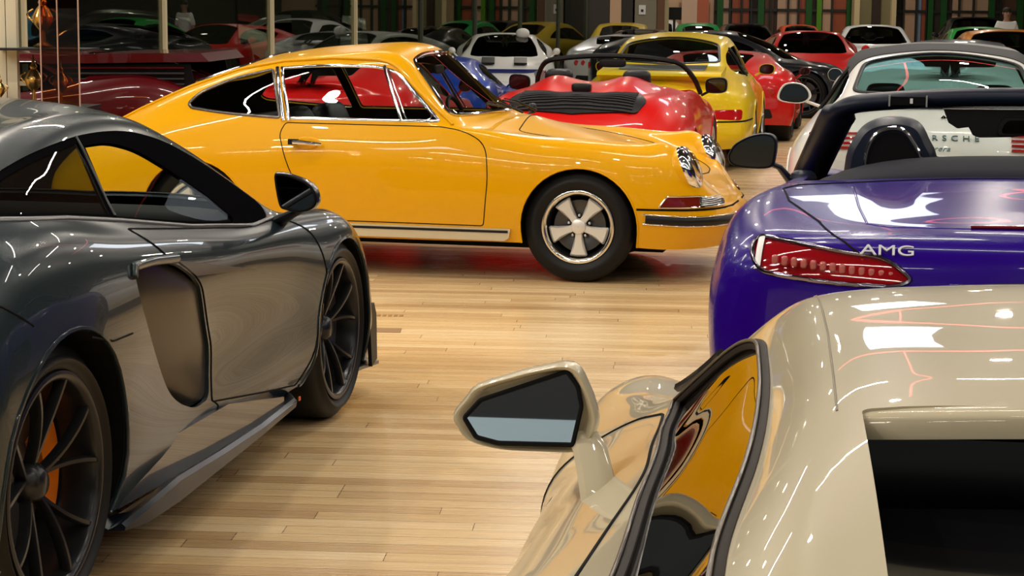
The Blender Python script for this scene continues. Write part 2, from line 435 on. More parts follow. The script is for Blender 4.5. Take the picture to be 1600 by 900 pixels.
sbox('floor', (0, 22, -.05), (34, 60, .1), wood())
sbox('ceiling', (0, 22, CEIL+.05), (34, 60, .1), mat('ceiling_paint', (.012, .012, .013), .8))
wallm = mat('wall_plaster', (.045, .04, .034), .7); darkw = mat('dark_wall', (.010, .011, .013), .6)
sbox('darkened_upper_wall', (0, 51.1, 3.9), (34, .2, 2.2), darkw)  # unseen upper wall, set dark to keep haze out of paint reflections
sbox('wall_back', (0, 51.1, 1.4), (34, .2, 2.8), mat('peach_wall', (.62, .42, .28), .7))
sbox('wall_gallery', (-5.8, 50.7, CEIL/2), (14.6, .2, CEIL), mat('green_black_wall', (.02, .026, .018), .7))
sbox('wall_left', (-13, 22, CEIL/2), (.2, 60, CEIL), darkw)
sbox('wall_right', (15, 22, CEIL/2), (.2, 60, CEIL), wallm)
sbox('wall_front', (0, -7.9, CEIL/2), (34, .2, CEIL), darkw)
sbox('added_reflection_band', (0, -7.78, .75), (34, .04, 1.5), mat('pale_blue_mirror_band', (.42, .55, .66), .6))  # unseen pale band, added for the beige car's door mirror to reflect
class Kit:
    def __init__(s, root, net, dx=0.):
        s.root = root; s.sk = Skin(net); s.R = {}; s.order = []
    def loop(s, name, pts, plane='xz', box=None, step=.03, vr=None, ur=None, closed=True):
        p = rpoly(pts, step, closed)
        L = s.sk.inv(p, plane, ur, vr, box)
        if name: s.R.setdefault(name, []).append(L)
        return L
    def arch(s, name, x, z, r, zb, pts=None, n=26, rx=None):
        rx = rx or r
        a0 = math.asin(max(-1, min(1, (zb - z)/r)))
        P = [(x + rx*math.cos(a), z + r*math.sin(a)) for a in np.linspace(a0, PI - a0, n)] if pts is None else pts
        L = s.sk.inv(P, 'xz', None, None, (x-rx-.3, x+rx+.3, .3, 2, -.1, z+r+.25))
        L[0][1] = L[-1][1] = 0
        uv = np.concatenate([L, [[L[-1][0], -.03], [L[0][0], -.03]]])
        s.R.setdefault(name, []).append(uv)
        s.archs = getattr(s, 'archs', []) + [L]
        return L
    def cut(s, nu=110, nv=56):
        s.P, s.N, s.F = cut_panels(s.sk, s.R, nu, nv)
    def skin(s, reg, name, mo, mi, **k):
        if reg not in s.F: print('EMPTY region', reg); return None
        par = k.pop('parent', s.root)
        return shell(name, s.P, s.N, s.F[reg], mo, mi, par, **k)
    def on(s, L, off=0., sd=1):
        L = np.array(L); P = s.sk.P(L) + s.sk.Nn(L)*off; N = s.sk.Nn(L)
        m = np.array([1, sd, 1.])
        return P*m, N*m
    def strip(s, name, L, r, m, off=0., flat=1., closed=True, sides=(1, -1), parent=None, n=6, one=True, split=False):
        mb = MB(); o = None
        for sd in sides:
            P, N = s.on(L, off, sd)
            if split: mb = MB()
            mb.tube(P, r, n, closed, flat, [tuple(q) for q in N])
            if split: o = mb.build(name, m, parent or s.root, ang=60)
        if not split: o = mb.build(name, m, parent or s.root, ang=60)
        return o
    def wells(s, m, depth=.26, drop=0):
        for L in s.archs:
            for sd in (1, -1):
                P, N = s.on(L, -.004, sd); V = []; F = []
                n = len(P)
                for p in P: V.append(p); 
                for p in P: V.append((p[0], p[1]-sd*depth, p[2]))
                for i in range(n-1): F.append((i, i+1, n+i+1, n+i))
                c = len(V); V.append((P[:, 0].mean(), P[0][1]-sd*depth, P[0][2]))
                for i in range(n-1): F.append((n+i, n+i+1, c))
                mesh('wheel_well', V, F, m, s.root, False)
def wheel(root, x, y, z, R, w, rim_r, style, sd, m_rim, m_lip=None, caliper=None, steer=0., camber=0.):
    """wheel whose face looks to +y (sd=1) or -y (sd=-1); built about the origin facing -y"""
    t = bpy.data.objects.new('wheel', None); COL.objects.link(t); t.parent = root
    t.location = (x, y, z); t.rotation_euler = (0, 0, (0 if sd < 0 else PI) + steer); t.empty_display_size = .1
    h = w/2
    b = MB()
    pr = [(rim_r-.004, -h+.03), (rim_r+.006, -h+.008), (rim_r+.02, -h), (rim_r+(R-rim_r)*.45, -h-.012), (R-.03, -h+.004), (R-.012, -h+.016), (R-.002, -h+.04), (R, 0),
          (R-.002, h-.04), (R-.012, h-.016), (R-.03, h-.004), (rim_r+(R-rim_r)*.45, h+.01), (rim_r+.006, h-.01), (rim_r-.004, h-.03)]
    P = [tuple(p) for p in crspline(pr, 3)]
    b.lathe(P, 72); b.build('tyre', M_TYRE, t, ang=50)
    lip = m_lip or m_rim
    b = MB(); b.lathe([(rim_r+.006, -h+.012), (rim_r+.006, -h-.001), (rim_r-.002, -h-.004), (rim_r-.012, -h-.001), (rim_r-.018, -h+.012), (rim_r-.022, -h+.03)], 72)
    b.build('rim_lip', lip, t, ang=50)
    b = MB(); b.lathe([(rim_r-.02, -h+.02), (rim_r-.03, -h+.06), (rim_r-.035, h-.03), (rim_r-.01, h)], 64); b.build('rim_barrel', M_MATTE if style in ('fuchs', 'dark') else m_rim, t)
    # brake disc and back plate
    b = MB(); b.lathe([(.001, h-.02), (rim_r-.02, h-.02)], 40); b.build('back_plate', M_MATTE, t)
    b = MB(); b.lathe([(.05, 0), (.07, -.012), (rim_r*.74, -.012), (rim_r*.76, -.006), (rim_r*.76, .012), (.06, .02)], 48); b.build('brake_disc', mat('brake_disc_metal', (.09, .09, .095), .35, .9), t)
    if caliper:
        b = MB(); pts = []
        for a in np.linspace(-.55, .55, 9): pts.append((math.cos(a)*rim_r*.84, math.sin(a)*rim_r*.84))
        for a in np.linspace(.55, -.55, 9): pts.append((math.cos(a)*rim_r*.50, math.sin(a)*rim_r*.50))
        b.prism(pts, -.05, .03); b.build('brake_caliper', caliper, t)
    sp = MB(); n = {'fuchs': 5, 'ten': 5, 'five': 5, 'dark': 5, 'mesh': 10}[style]
    if style == 'fuchs':
        f0 = -h + .028
        for k in range(5):
            a = -PI/2 + 2*PI*k/5
            out = [(.028, -.020), (.06, -.021), (rim_r*.60, -.036), (rim_r*.80, -.049), (rim_r*.835, -.044), (rim_r*.855, 0), (rim_r*.835, .044), (rim_r*.80, .049), (rim_r*.60, .036), (.06, .021), (.028, .020)]
            R3 = Matrix.Rotation(-a, 3, 'Y')
            q = MB(); q.prism(out, f0+.03, f0-.002, 'y', inset=.012)
            q.V = [tuple(R3 @ Vector((v[0], v[1] + .22*max(0, v[0]-.09)*0 - .0, v[2]))) for v in q.V]
            sp.add(q.V, q.F)
        sp.lathe([(.001, f0-.012), (.03, f0-.013), (.040, f0-.008), (.044, f0+.0), (.044, f0+.03)], 40)
        sp.build('spokes', m_rim, t, ang=30)
        for k in range(5):
            a = PI/2 + 2*PI*k/5; q = MB()
            c = (math.cos(a)*.062, f0+.02, math.sin(a)*.062)
            q.add(*MB_lathe_at([(.001, -.01), (.007, -.008), (.009, 0), (.009, .02)], c)); q.build('lug_nut', M_SILV, t)
    else:
        f0 = -h + .02
        for k in range(n):
            a = PI/2 + 2*PI*k/n
            if style == 'ten':      # five V-pairs of thin concave spokes
                for dv in (-PI/10, PI/10):
                    pts = []
                    for s_ in (0, .2, .45, .7, .9, 1.0):
                        rr = .04 + (rim_r*.97-.04)*s_; an = a + dv*(s_**.8)
                        pts.append((math.cos(an)*rr, f0 + .055*(1-s_)**1.5, math.sin(an)*rr))
                    sp.tube(crspline(pts, 3), .0095, 6, up=[(0, 1, 0)]*16, flat=1.8)
            else:
                wd = {'five': .030, 'dark': .022, 'mesh': .012}[style]
                for dv in ((-1, 1) if style in ('dark',) else (0,)):
                    pts = []
                    for s_ in (0, .35, .7, 1.0):
                        rr = .04 + (rim_r*.97-.04)*s_; an = a + dv*.17*s_
                        pts.append((math.cos(an)*rr, f0+.03*(1-s_), math.sin(an)*rr))
                    sp.tube(pts, [wd*.9, wd*.8, wd, wd*1.2] if style != 'dark' else wd*.6, 6, up=[(0, 1, 0)]*4, flat=.9)
        sp.build('spokes', m_rim, t, ang=40)
        q = MB(); q.lathe([(.001, f0+.012), (.028, f0+.014), (.036, f0+.02), (.05, f0+.035), (.055, f0+.07)], 32); q.build('hub_cap', m_rim, t)
    return t
def MB_lathe_at(prof, c, n=12):
    b = MB(); b.lathe(prof, n, 'y', c); return b.V, b.F
def seat(root, x, y, z, m, s=1., head=True, lean=.28, h=.62, w=.50, name='seat', piping=None):
    t = bpy.data.objects.new(name, None); COL.objects.link(t); t.parent = root; t.location = (x, y, z); t.rotation_euler = (0, -lean*0, 0)
    b = MB(); b.add(*rbox((.12, 0, .10), (.55, w, .18), .45)); b.build('seat_cushion', m, t, ang=80)
    R = Matrix.Rotation(-lean, 3, 'Y')
    b = MB(); b.add(*rbox((-.18-.12, 0, .12+h/2), (.15, w, h), .45, R=None)); b.xf(Matrix.Translation((-.15, 0, .1)) @ R.to_4x4() @ Matrix.Translation((.15, 0, -.1))); b.build('backrest', m, t, ang=80)
    if head:
        b = MB(); b.add(*rbox((-.32, 0, .12+h+.07), (.11, w*.52, .17), .5)); b.xf(Matrix.Translation((-.15, 0, .1)) @ R.to_4x4() @ Matrix.Translation((.15, 0, -.1))); b.build('head_restraint', m, t, ang=80)
    return t
def steering(root, x, y, z, r, m, tilt=.45, spokes=3):
    t = bpy.data.objects.new('steering_wheel', None); COL.objects.link(t); t.parent = root; t.location = (x, y, z); t.rotation_euler = (0, PI/2 - tilt, 0)
    b = MB(); b.tube([(r*math.cos(a), r*math.sin(a), 0) for a in np.linspace(0, 2*PI, 41)[:-1]], .014, 8, True); b.build('rim', m, t)
    b = MB(); b.lathe([(.001, .02), (.05, .015), (.055, -.02)], 20, 'z')
    for k in range(spokes):
        a = 2*PI*k/spokes; b.tube([(0, 0, 0), (r*math.cos(a), r*math.sin(a), 0)], .012, 6)
    b.build('spokes', m, t)
    return t
def cabin(root, x0, x1, w, zf, zd, m, dash_x=None, name='cabin_tub'):
    """floor tub, rear bulkhead and dashboard seen through the windows"""
    b = MB(); b.box(((x0+x1)/2, 0, zf), (x1-x0, 2*w, .03)); b.box((x0, 0, (zf+zd)/2), (.03, 2*w, zd-zf)); b.build(name, m, root, False)
    if dash_x is not None:
        b = MB(); b.add(*rbox((dash_x, 0, zd-.10), (.34, 2*w*.98, .22), .4)); b.build('dashboard', m, root, ang=80)
def underbody(root, K, m, zz=None):
    """dark floor pan: closes the sill line to the middle"""
    u = np.linspace(K.sk.u0, K.sk.u1, 60); P = K.sk.P(np.stack([u, np.zeros(60)], 1))
    V = []; F = []
    for p in P:
        z = p[2]+.02 if zz is None else zz
        y = max(0, p[1]-.02) if 'archs' not in K.__dict__ else max(0, min(p[1]-.02, p[1]-.02))
        for a in getattr(K, 'archx', []):
            if abs(p[0]-a[0]) < a[1]: y = min(y, a[2])
        V += [(p[0], y, z), (p[0], -y, z)]
    for i in range(59): F.append((2*i, 2*i+1, 2*i+3, 2*i+2))
    return mesh('floor_pan', V, F, m, root, False)
def text_ob(name, body, size, m, parent, loc, R, extrude=.001, align='CENTER', shear=0, spacing=1.0, sx=1.0):
    c = bpy.data.curves.new(name, 'FONT'); c.body = body; c.size = size; c.extrude = extrude; c.align_x = align; c.align_y = 'CENTER'; c.shear = shear; c.space_character = spacing
    f = bpy.data.objects.new('letters', c); COL.objects.link(f); bpy.context.view_layer.update()
    me = bpy.data.meshes.new_from_object(f.evaluated_get(bpy.context.evaluated_depsgraph_get())); bpy.data.objects.remove(f)
    me.materials.clear(); me.materials.append(m); me.name = name
    me.transform(Matrix.Translation(loc) @ R.to_4x4() @ Matrix.Diagonal((sx, 1, 1, 1)))
    return link(name, me, parent)
def door_mirror(root, x, out, shell_m, depth=.12, glass=None, gm=None, stalk=None, stalk_m=None, sds=(1, -1), rim_m=None, r=.018, shrink=.90, yaw=0., tilt=0):
    """door mirror whose glass faces the tail: outline in (y, z) given for the left side"""
    gm = gm or M_MIR
    for sd in sds:
        t = bpy.data.objects.new('door_mirror', None); COL.objects.link(t); t.parent = root
        P = np.array([p[:2] for p in crspline([(a, b) for a, b in out], 4, True)]); c = P.mean(0)
        rings = [(.016, .30), (.014, .84), (.001, .93), (0, .975), (.006, 1.0), (.025, 1.03), (depth*.5, .97), (depth*.8, .78), (depth, .45), (depth*1.03, .05)]
        V = []; F = []; n = len(P)
        for dx, s in rings:
            for q in P:
                w = c + (q-c)*s; V.append((x+dx, sd*w[0], w[1]))
        for k in range(len(rings)-1):
            for i in range(n): F.append((k*n+i, k*n+(i+1) % n, (k+1)*n+(i+1) % n, (k+1)*n+i))
        b = MB(); b.add(V, F); b.build('mirror_housing', shell_m, t, ang=60)
        Gp = P if glass is None else np.array([p[:2] for p in rpoly([(a, b_, r) for a, b_ in glass], .05)])
        gc = Gp.mean(0); s = shrink if glass is None else 1.
        V = [(x-.001+math.tan(math.radians(tilt))*(q-gc)[1], sd*(gc+(q-gc)*s)[0], (gc+(q-gc)*s)[1]) for q in Gp]
        o = mesh('mirror_glass', V, [tuple(range(len(V)))], gm, t, False)
        if yaw: pass
        q = MB(); q.tube([(v[0]-.001, v[1], v[2]) for v in V], .0035, 6, True); q.build('glass_seal', M_MATTE, t)
        if stalk:
            q = MB(); q.tube([(a, sd*b_, c_) for a, b_, c_, _ in stalk], [s_[3] for s_ in stalk], 10, flat=.55); q.build('mirror_arm', stalk_m or shell_m, t)
def half_closed(K, L, off=0.):
    """a loop that starts and ends on the centre plane, joined with its mirror image"""
    Pr, Nr = K.on(L); n = len(Pr); ok = Pr[:, 1] > .003
    s0 = next(i for i in range(n) if ok[i] and not ok[i-1]); seq = [(s0+k) % n for k in range(n) if ok[(s0+k) % n]]
    P = [Pr[i]+Nr[i]*off for i in seq]; P = P + [p*np.array([1, -1, 1]) for p in P[::-1]]
    N = [tuple(Nr[i]) for i in seq]; N = N + [(a, -b, c) for a, b, c in N[::-1]]
    return P, N
def patch(name, K, L, m, off=.004, parent=None, sides=(1, -1), skirt=.01, label=None):
    """raised plate that follows the skin inside a loop (lamps, grilles)"""
    L = np.array(L)
    lo, hi = L.min(0), L.max(0); pts = [Vector(p) for p in L]; n = len(L)
    nu = max(3, min(24, int((hi[0]-lo[0])/.03))); nv = max(3, min(24, int((hi[1]-lo[1])/.03)))
    g = np.array([(a, b) for a in np.linspace(lo[0], hi[0], nu+2)[1:-1] for b in np.linspace(lo[1], hi[1], nv+2)[1:-1]])
    g = g[inpoly(g, L)]
    d = ((g[:, None]-L[None])**2).sum(2).min(1) if len(g) else np.zeros(0)
    g = g[d > (.012)**2] if len(g) else g
    Vs = pts + [Vector(p) for p in g]
    V, _, F, *_r = delaunay_2d_cdt(Vs, [(i, (i+1) % n) for i in range(n)], [], 1, 1e-6)
    uv = np.array([(v.x, v.y) for v in V]); P = K.sk.P(uv); N = K.sk.Nn(uv); out = None
    FF = []
    for f in F:
        a, b, c = P[f[0]], P[f[1]], P[f[2]]
        FF.append(tuple(f) if np.cross(b-a, c-a) @ N[f[0]] > 0 else (f[0], f[2], f[1]))
    return shell(name, P, N, FF, m, m, parent or K.root, thick=skirt, off=off, sides=sides, label=label)
def rear_plate(name, root, pts, x, m, th=.01):
    b = MB(); b.prism(pts, x, x-th, 'x'); return b.build(name, m, root, False)
# ================================================================ yellow classic coupe
def net_classic():
    St = [
     # tail centre
     [(-3.28,0,.22),(-3.34,0,.33),(-3.34,0,.50),(-3.29,0,.58),(-3.24,0,.63),(-3.17,0,.69),(-3.08,0,.755),(-2.98,0,.815),(-2.9,0,.86),(-2.8,0,.905)],
     [(-3.26,.38,.22),(-3.32,.40,.33),(-3.32,.38,.50),(-3.27,.36,.58),(-3.22,.34,.635),(-3.15,.30,.70),(-3.06,.25,.76),(-2.96,.18,.82),(-2.88,.10,.87),(-2.78,0,.915)],
     [(-3.12,.66,.23),(-3.16,.70,.34),(-3.15,.68,.50),(-3.10,.64,.60),(-3.04,.60,.68),(-2.97,.54,.76),(-2.88,.45,.835),(-2.79,.32,.895),(-2.71,.17,.94),(-2.63,0,.98)],
     [(-2.80,.75,.24),(-2.82,.78,.35),(-2.80,.785,.52),(-2.77,.76,.66),(-2.72,.70,.77),(-2.67,.63,.85),(-2.60,.53,.945),(-2.54,.39,1.005),(-2.49,.20,1.04),(-2.45,0,1.06)],
     [(-2.268,.775,.24),(-2.268,.795,.35),(-2.268,.805,.53),(-2.268,.79,.69),(-2.268,.72,.84),(-2.268,.65,.93),(-2.268,.535,1.06),(-2.268,.39,1.115),(-2.268,.2,1.14),(-2.268,0,1.15)],
     [(-1.85,.765,.22),(-1.85,.785,.33),(-1.85,.80,.53),(-1.85,.785,.70),(-1.85,.73,.852),(-1.85,.675,.95),(-1.85,.545,1.165),(-1.85,.41,1.222),(-1.85,.22,1.248),(-1.85,0,1.26)],
     [(-1.4,.76,.215),(-1.4,.78,.33),(-1.4,.795,.53),(-1.4,.785,.70),(-1.4,.732,.852),(-1.4,.68,.95),(-1.4,.555,1.212),(-1.4,.42,1.272),(-1.4,.22,1.298),(-1.4,0,1.308)],
     [(-1.12,.757,.215),(-1.12,.777,.33),(-1.12,.792,.53),(-1.12,.783,.70),(-1.12,.73,.85),(-1.12,.68,.95),(-1.12,.55,1.205),(-1.10,.42,1.262),(-1.07,.22,1.288),(-1.06,0,1.295)],
     [(-.92,.756,.215),(-.92,.776,.33),(-.92,.79,.53),(-.92,.78,.70),(-.92,.73,.845),(-.92,.685,.92),(-.92,.60,1.06),(-.90,.46,1.10),(-.85,.23,1.12),(-.83,0,1.125)],
     [(-.72,.755,.216),(-.72,.775,.33),(-.72,.79,.53),(-.72,.78,.69),(-.72,.73,.84),(-.72,.69,.865),(-.71,.62,.893),(-.65,.47,.905),(-.56,.24,.91),(-.51,0,.912)],
     [(-.52,.755,.218),(-.52,.775,.33),(-.52,.79,.52),(-.52,.78,.68),(-.52,.722,.823),(-.52,.66,.838),(-.52,.57,.845),(-.50,.42,.865),(-.46,.22,.885),(-.42,0,.892)],
     [(-.25,.755,.22),(-.25,.775,.33),(-.25,.79,.50),(-.25,.782,.65),(-.25,.72,.785),(-.25,.62,.812),(-.25,.50,.805),(-.25,.37,.815),(-.25,.2,.838),(-.25,0,.845)],
     [(.05,.755,.23),(.05,.775,.34),(.05,.79,.48),(.05,.782,.63),(.05,.72,.762),(.05,.61,.80),(.05,.49,.772),(.05,.37,.762),(.05,.2,.775),(.05,0,.78)],
     [(.35,.735,.21),(.35,.762,.32),(.35,.772,.43),(.35,.76,.58),(.35,.70,.72),(.35,.595,.782),(.35,.47,.722),(.35,.36,.69),(.35,.2,.692),(.35,0,.695)],
     [(.58,.66,.20),(.64,.675,.31),(.645,.675,.43),(.63,.665,.53),(.585,.655,.64),(.535,.57,.755),(.57,.44,.65),(.575,.33,.615),(.58,.18,.61),(.58,0,.61)],
     [(.74,.44,.20),(.80,.46,.32),(.79,.455,.42),(.755,.45,.47),(.725,.44,.51),(.705,.41,.53),(.70,.33,.54),(.695,.25,.545),(.695,.14,.548),(.695,0,.55)],
     [(.79,0,.20),(.85,0,.32),(.835,0,.42),(.80,0,.455),(.785,0,.47),(.775,0,.483),(.765,0,.495),(.755,0,.505),(.745,0,.515),(.735,0,.524)],
    ]
    return [[s[r] for s in St] for r in range(10)]
def yellow_coupe():
    Y = paint('yellow_paint', (.75, .365, .0), rough=.32, coat=.5)
    root = thing('vintage_coupe', 'golden yellow vintage coupe seen side-on with five-petal alloy wheels and chrome window trim', 'car', (.524, 11.413, 0), math.radians(-12.5))
    K = Kit(root, net_classic())
    sb = (-2.7, -.6, .4, .9, .80, 1.32)
    # side glass openings
    rear = [(-2.36,.955,.05),(-2.30,1.02,.1),(-2.10,1.105,.2),(-1.855,1.160,.02),(-1.76,.888,.02),(-2.10,.905,.2),(-2.33,.93,.06)]
    door = [(-1.80,1.168,.02),(-1.50,1.190,.3),(-1.20,1.185,.06),(-1.08,1.15,.05),(-.815,.888,.02),(-1.705,.886,.02)]
    Lr = K.loop('qglass', rear, box=sb); Ld = K.loop('dglass', door, box=sb)
    ws = [(.0,1.262),(.30,1.255),(.47,1.215,.06),(.575,1.03),(.635,.915,.05),(.50,.915,.1),(.25,.925),(0,.93)]
    wsl = [(y, z) for y, z, *r in ws]
    Lw = K.loop('wglass', [(0,1.262),(.28,1.258,.1),(.475,1.215,.07),(.58,1.03,.3),(.635,.918,.05),(.48,.918,.1),(.25,.925,.1),(0,.93)], 'yz', box=(-1.2, -.45, -1, .68, .85, 1.4))
    rg = K.loop('rglass', [(-1.95,0),(-2.0,.25,.1),(-2.06,.40,.08),(-2.36,.44,.1),(-2.46,.25,.1),(-2.48,0)], 'xy', box=(-2.9, -1.7, -1, .6, .9, 1.4))
    # door outline
    dr = [(-1.72,.862,.02),(-1.75,.80,.05),(-1.69,.62,.2),(-1.60,.45,.2),(-1.50,.312,.04),(-.535,.308,.02),(-.507,.60,.2),(-.53,.77,.1),(-.66,.838,.08),(-.80,.858,.02)]
    Lo = K.loop('door', dr, box=(-2, -.3, .5, 1, .2, .875))
    ya = .31
    K.arch('arch', .01, .315, .335, .24); K.arch('arch', -2.262, .315, .325, .24)
    K.cut(120, 64)
    lin = M_MATTE
    K.skin('body', 'body', Y, lin); 
    for sd in (1, -1):
        d = K.skin('door', 'door', Y, lin, sides=(sd,))
        K.strip('door_seam', Lo, .003, M_MATTE, 0., sides=(sd,), parent=d)
        K.skin('dglass', 'door_window', M_GLS, M_GLS, sides=(sd,), both=False, off=-.006)
        K.skin('qglass', 'quarter_window', M_GLS, M_GLS, sides=(sd,), both=False, off=-.006)
        K.strip('window_trim', Ld, .010, M_CHR, .002, flat=.6, sides=(sd,)); K.strip('window_trim', Lr, .009, mat('dull_trim', (.16, .14, .13), .25, .9), .002, flat=.6, sides=(sd,))
        # chrome pillar between door and quarter glass, and the vent window divider
        for nm, pl, r in (('pillar_trim', [(-1.830,1.168),(-1.733,.870)], .012), ('pillar_trim', [(-1.800,1.170),(-1.703,.870)], .009), ('vent_divider', [(-1.175,1.188),(-1.03,.880)], .010)):
            K.strip(nm, K.loop(None, pl, box=sb, closed=False), r, M_CHR, .006, flat=.7, closed=False, sides=(sd,), n=8)
        vf = [(-1.150,1.172,.02),(-1.11,1.165,.05),(-.86,.918,.05),(-.87,.892,.02),(-1.005,.889,.02)]
        K.strip('vent_frame', K.loop(None, vf, box=sb), .005, M_CHR, .004, sides=(sd,))
        # drip rail
        K.strip('drip_rail', K.loop(None, [(-2.92,.79),(-2.70,.91),(-2.40,1.045),(-2.10,1.15),(-1.8,1.205),(-1.5,1.228),(-1.22,1.225,.1),(-1.12,1.20,.06),(-.90,1.0),(-.735,.865)], closed=False, box=(-3, -.5, .3, .9, .7, 1.32)), .0085, Y, .004, closed=False, sides=(sd,), n=8)
        # sill strip
        q = MB(); 
        q.prism([(-1.98,.245),(-1.98,.300),(-.375,.296),(-.385,.245),(-.41,.228),(-1.96,.228)], .772, .788); q.V = [(v[0], v[1]*sd, v[2]) for v in q.V]; o = q.build('sill_strip', M_CREAM if 0 else mat('sill_aluminium', (.72, .66, .50), .35, .7), root, False)
        q = MB(); q.box((-1.18, sd*.789, .280), (1.58, .006, .014)); q.build('sill_rubber', M_BLK, root, False)
        # handle: chrome pull with black button block
        h = MB(); h.tube([(-1.66, sd*.800, .757), (-1.64, sd*.822, .757), (-1.58, sd*.826, .755), (-1.52, sd*.824, .750), (-1.485, sd*.80, .748)], [.014, .015, .012, .011, .010], 8)
        hh = h.build('door_handle', M_CHR, root); q = MB(); q.box((-1.645, sd*.815, .758), (.055, .030, .032)); q.build('lock_button', M_BLK, hh, False)
        q = MB(); q.add(*rbox((-1.57, sd*.782, .752), (.13, .02, .075), .9)); q.build('handle_recess', Y, hh)
        # headlamp
        lx, ly, lz = .602, .565, .648; n = Vector((.91, 0, .41)).normalized()
        hl = bpy.data.objects.new('headlamp', None); COL.objects.link(hl); hl.parent = root
        hl.matrix_local = Matrix.Translation((lx, sd*ly, lz)) @ n.to_track_quat('Z', 'Y').to_matrix().to_4x4() @ Matrix.Scale(1.10, 4)
        q = MB(); q.lathe([(.090,.030),(.104,.026),(.118,.012),(.124,-.004),(.122,-.02)], 56, 'z'); q.build('bezel', M_CHR, hl)
        q = MB(); q.lathe([(.001,.052),(.04,.049),(.075,.040),(.098,.024)], 56, 'z'); q.build('lens', glassmat('lamp_glass', (.9, .92, .92), .10), hl)
        q = MB(); q.lathe([(.001,-.05),(.04,-.035),(.08,-.01),(.098,.018)], 40, 'z'); q.build('reflector', mat('lamp_reflector', (.30, .30, .31), .3, .9), hl)
        q = MB(); q.lathe([(.121,-.015),(.120,-.06),(.10,-.10)], 48, 'z'); q.build('lamp_bucket', Y, hl)
        # turn signal wedge wrapping the corner, with horn grille towards the nose
        sg = [(.455,.436,.01),(.505,.500,.01),(.70,.500,.02),(.70,.436,.01)]
        Ls = K.loop(None, sg, box=(.3, .80, .3, .9, .36, .56), step=.02)
    for nm, pl, mm, yr in (('turn_signal', [(.455,.440,.01),(.498,.500,.01),(.665,.500,.01),(.672,.440,.01)], mat('amber_red_lens', (.14, .012, .006), .1, 0, .6), 0), ('horn_grille', [(.672,.440),(.665,.500),(.765,.470,.01),(.782,.440,.01)], M_GRY, 0)):
        L = K.loop(None, pl, box=(.3, .82, .12, .9, .40, .54), step=.012)
        for sd in (1, -1):
            P, N = K.on(L, .007, sd); o = patch(nm, K, L, mm, off=.006, sides=(sd,), skirt=.01)
            q = MB(); q.tube(P, .004, 6, True); q.build('signal_frame' if nm[0] == 't' else 'grille_frame', M_CHR, o)
            if nm[0] == 'h':
                q = MB()
                for k in range(5):
                    zz = .450 + .010*k
                    Pk, _ = K.on(K.loop(None, [(.675, zz), (.765-(k*.004), zz)], box=(.3, .84, .12, .9, .38, .54), closed=False, step=.02), .010, sd)
                    q.tube(Pk, .0025, 5)
                q.build('grille_slats', M_SILV, o)
    K.skin('wglass', 'windscreen', M_GLS, M_GLS, both=False, off=-.004)
    K.skin('rglass', 'rear_window', M_GLS, M_GLS, both=False, off=-.004)
    for nm, L in (('windscreen_trim', Lw), ('rear_window_trim', rg)):
        Pr, Nr = K.on([p for p in L if K.sk.P(p)[0][1] > .004 or True]); ok = Pr[:, 1] > .003
        idx = list(range(len(Pr))); s0 = next(i for i in idx if ok[i] and not ok[i-1]); seq = [(s0+k) % len(Pr) for k in range(len(Pr)) if ok[(s0+k) % len(Pr)]]
        P = [Pr[i]+Nr[i]*.004 for i in seq]; P = P + [p*np.array([1, -1, 1]) for p in P[::-1]]
        N = [Nr[i] for i in seq]; N = N + [p*np.array([1, -1, 1]) for p in N[::-1]]
        q = MB(); q.tube(P, .011, 8, True, .8, [tuple(v) for v in N]); q.build(nm, M_CHR, root)
    # bonnet seam and bumper seam
    Lb = K.loop(None, [(.64,0),(.62,.30,.15),(.30,.40),(-.15,.47),(-.40,.50,.06),(-.43,0)], 'xy', box=(-.5, .75, -1, .6, .5, 1), closed=False)
    K.strip('bonnet_seam', Lb, .0035, M_MATTE, 0, closed=False)
    Lb = K.loop(None, [(.335,.428),(.60,.425),(.845,.425)], closed=False, box=(.2, .9, -1, .9, .38, .46))
    K.strip('bumper_gap', Lb, .006, M_MATTE, 0, closed=False, split=True)
    Lb = K.loop(None, [(.385,.375),(.60,.362),(.85,.357)], closed=False, box=(.2, .9, -.1, .9, .3, .42), step=.04)
    K.strip('bumper_rubber', Lb, .021, M_BLK, .004, flat=.6, closed=False, n=8, split=True)
    for dz in (.026, -.026):
        Lb = K.loop(None, [(.37,.375+dz),(.60,.362+dz),(.85,.357+dz)], closed=False, box=(.2, .9, -.1, .9, .28, .44), step=.04)
        K.strip('bumper_trim', Lb, .004, M_CHR, .006, closed=False)
    for sd in (1, -1):
        q = MB(); q.add(*rbox((.80, sd*.30, .25), (.10, .09, .05), .7)); q.build('bumper_guard', M_CHR, root, ang=80)
    K.strip('arch_lip', K.archs[0], .006, Y, 0, closed=False, split=True); K.strip('arch_lip', K.archs[1], .006, Y, 0, closed=False, split=True)
    K.wells(M_MATTE); K.archx = [(0, .36, .42), (-2.268, .36, .42)]; underbody(root, K, M_MATTE)
    q = MB(); q.box((-1.15, 0, .195), (3.2, 1.0, .07)); q.build('chassis_rails', M_MATTE, root, False)
    al = mat('fuchs_alloy', (.80, .79, .76), .38, .55)
    lipm = mat('polished_lip', (.78, .76, .70), .16, 1.)
    for x, y in ((0, .655), (-2.268, .655)):
        for sd in (1, -1): wheel(root, x, y*sd, .315, .315, .165, .200, 'fuchs', sd, al, lipm)
    # interior
    cabin(root, -2.2, -.62, .60, .30, .86, M_MATTE, -.72)
    for y in (.33, -.33): seat(root, -1.36, y, .33, M_LEA, head=False, h=.55, w=.46, lean=.3)
    q = MB(); q.add(*rbox((-2.0, 0, .72), (.2, 1.1, .32), .4)); q.build('rear_bench', M_LEA, root, ang=80)
    steering(root, -.95, .33, .80, .19, M_BLK, .35)
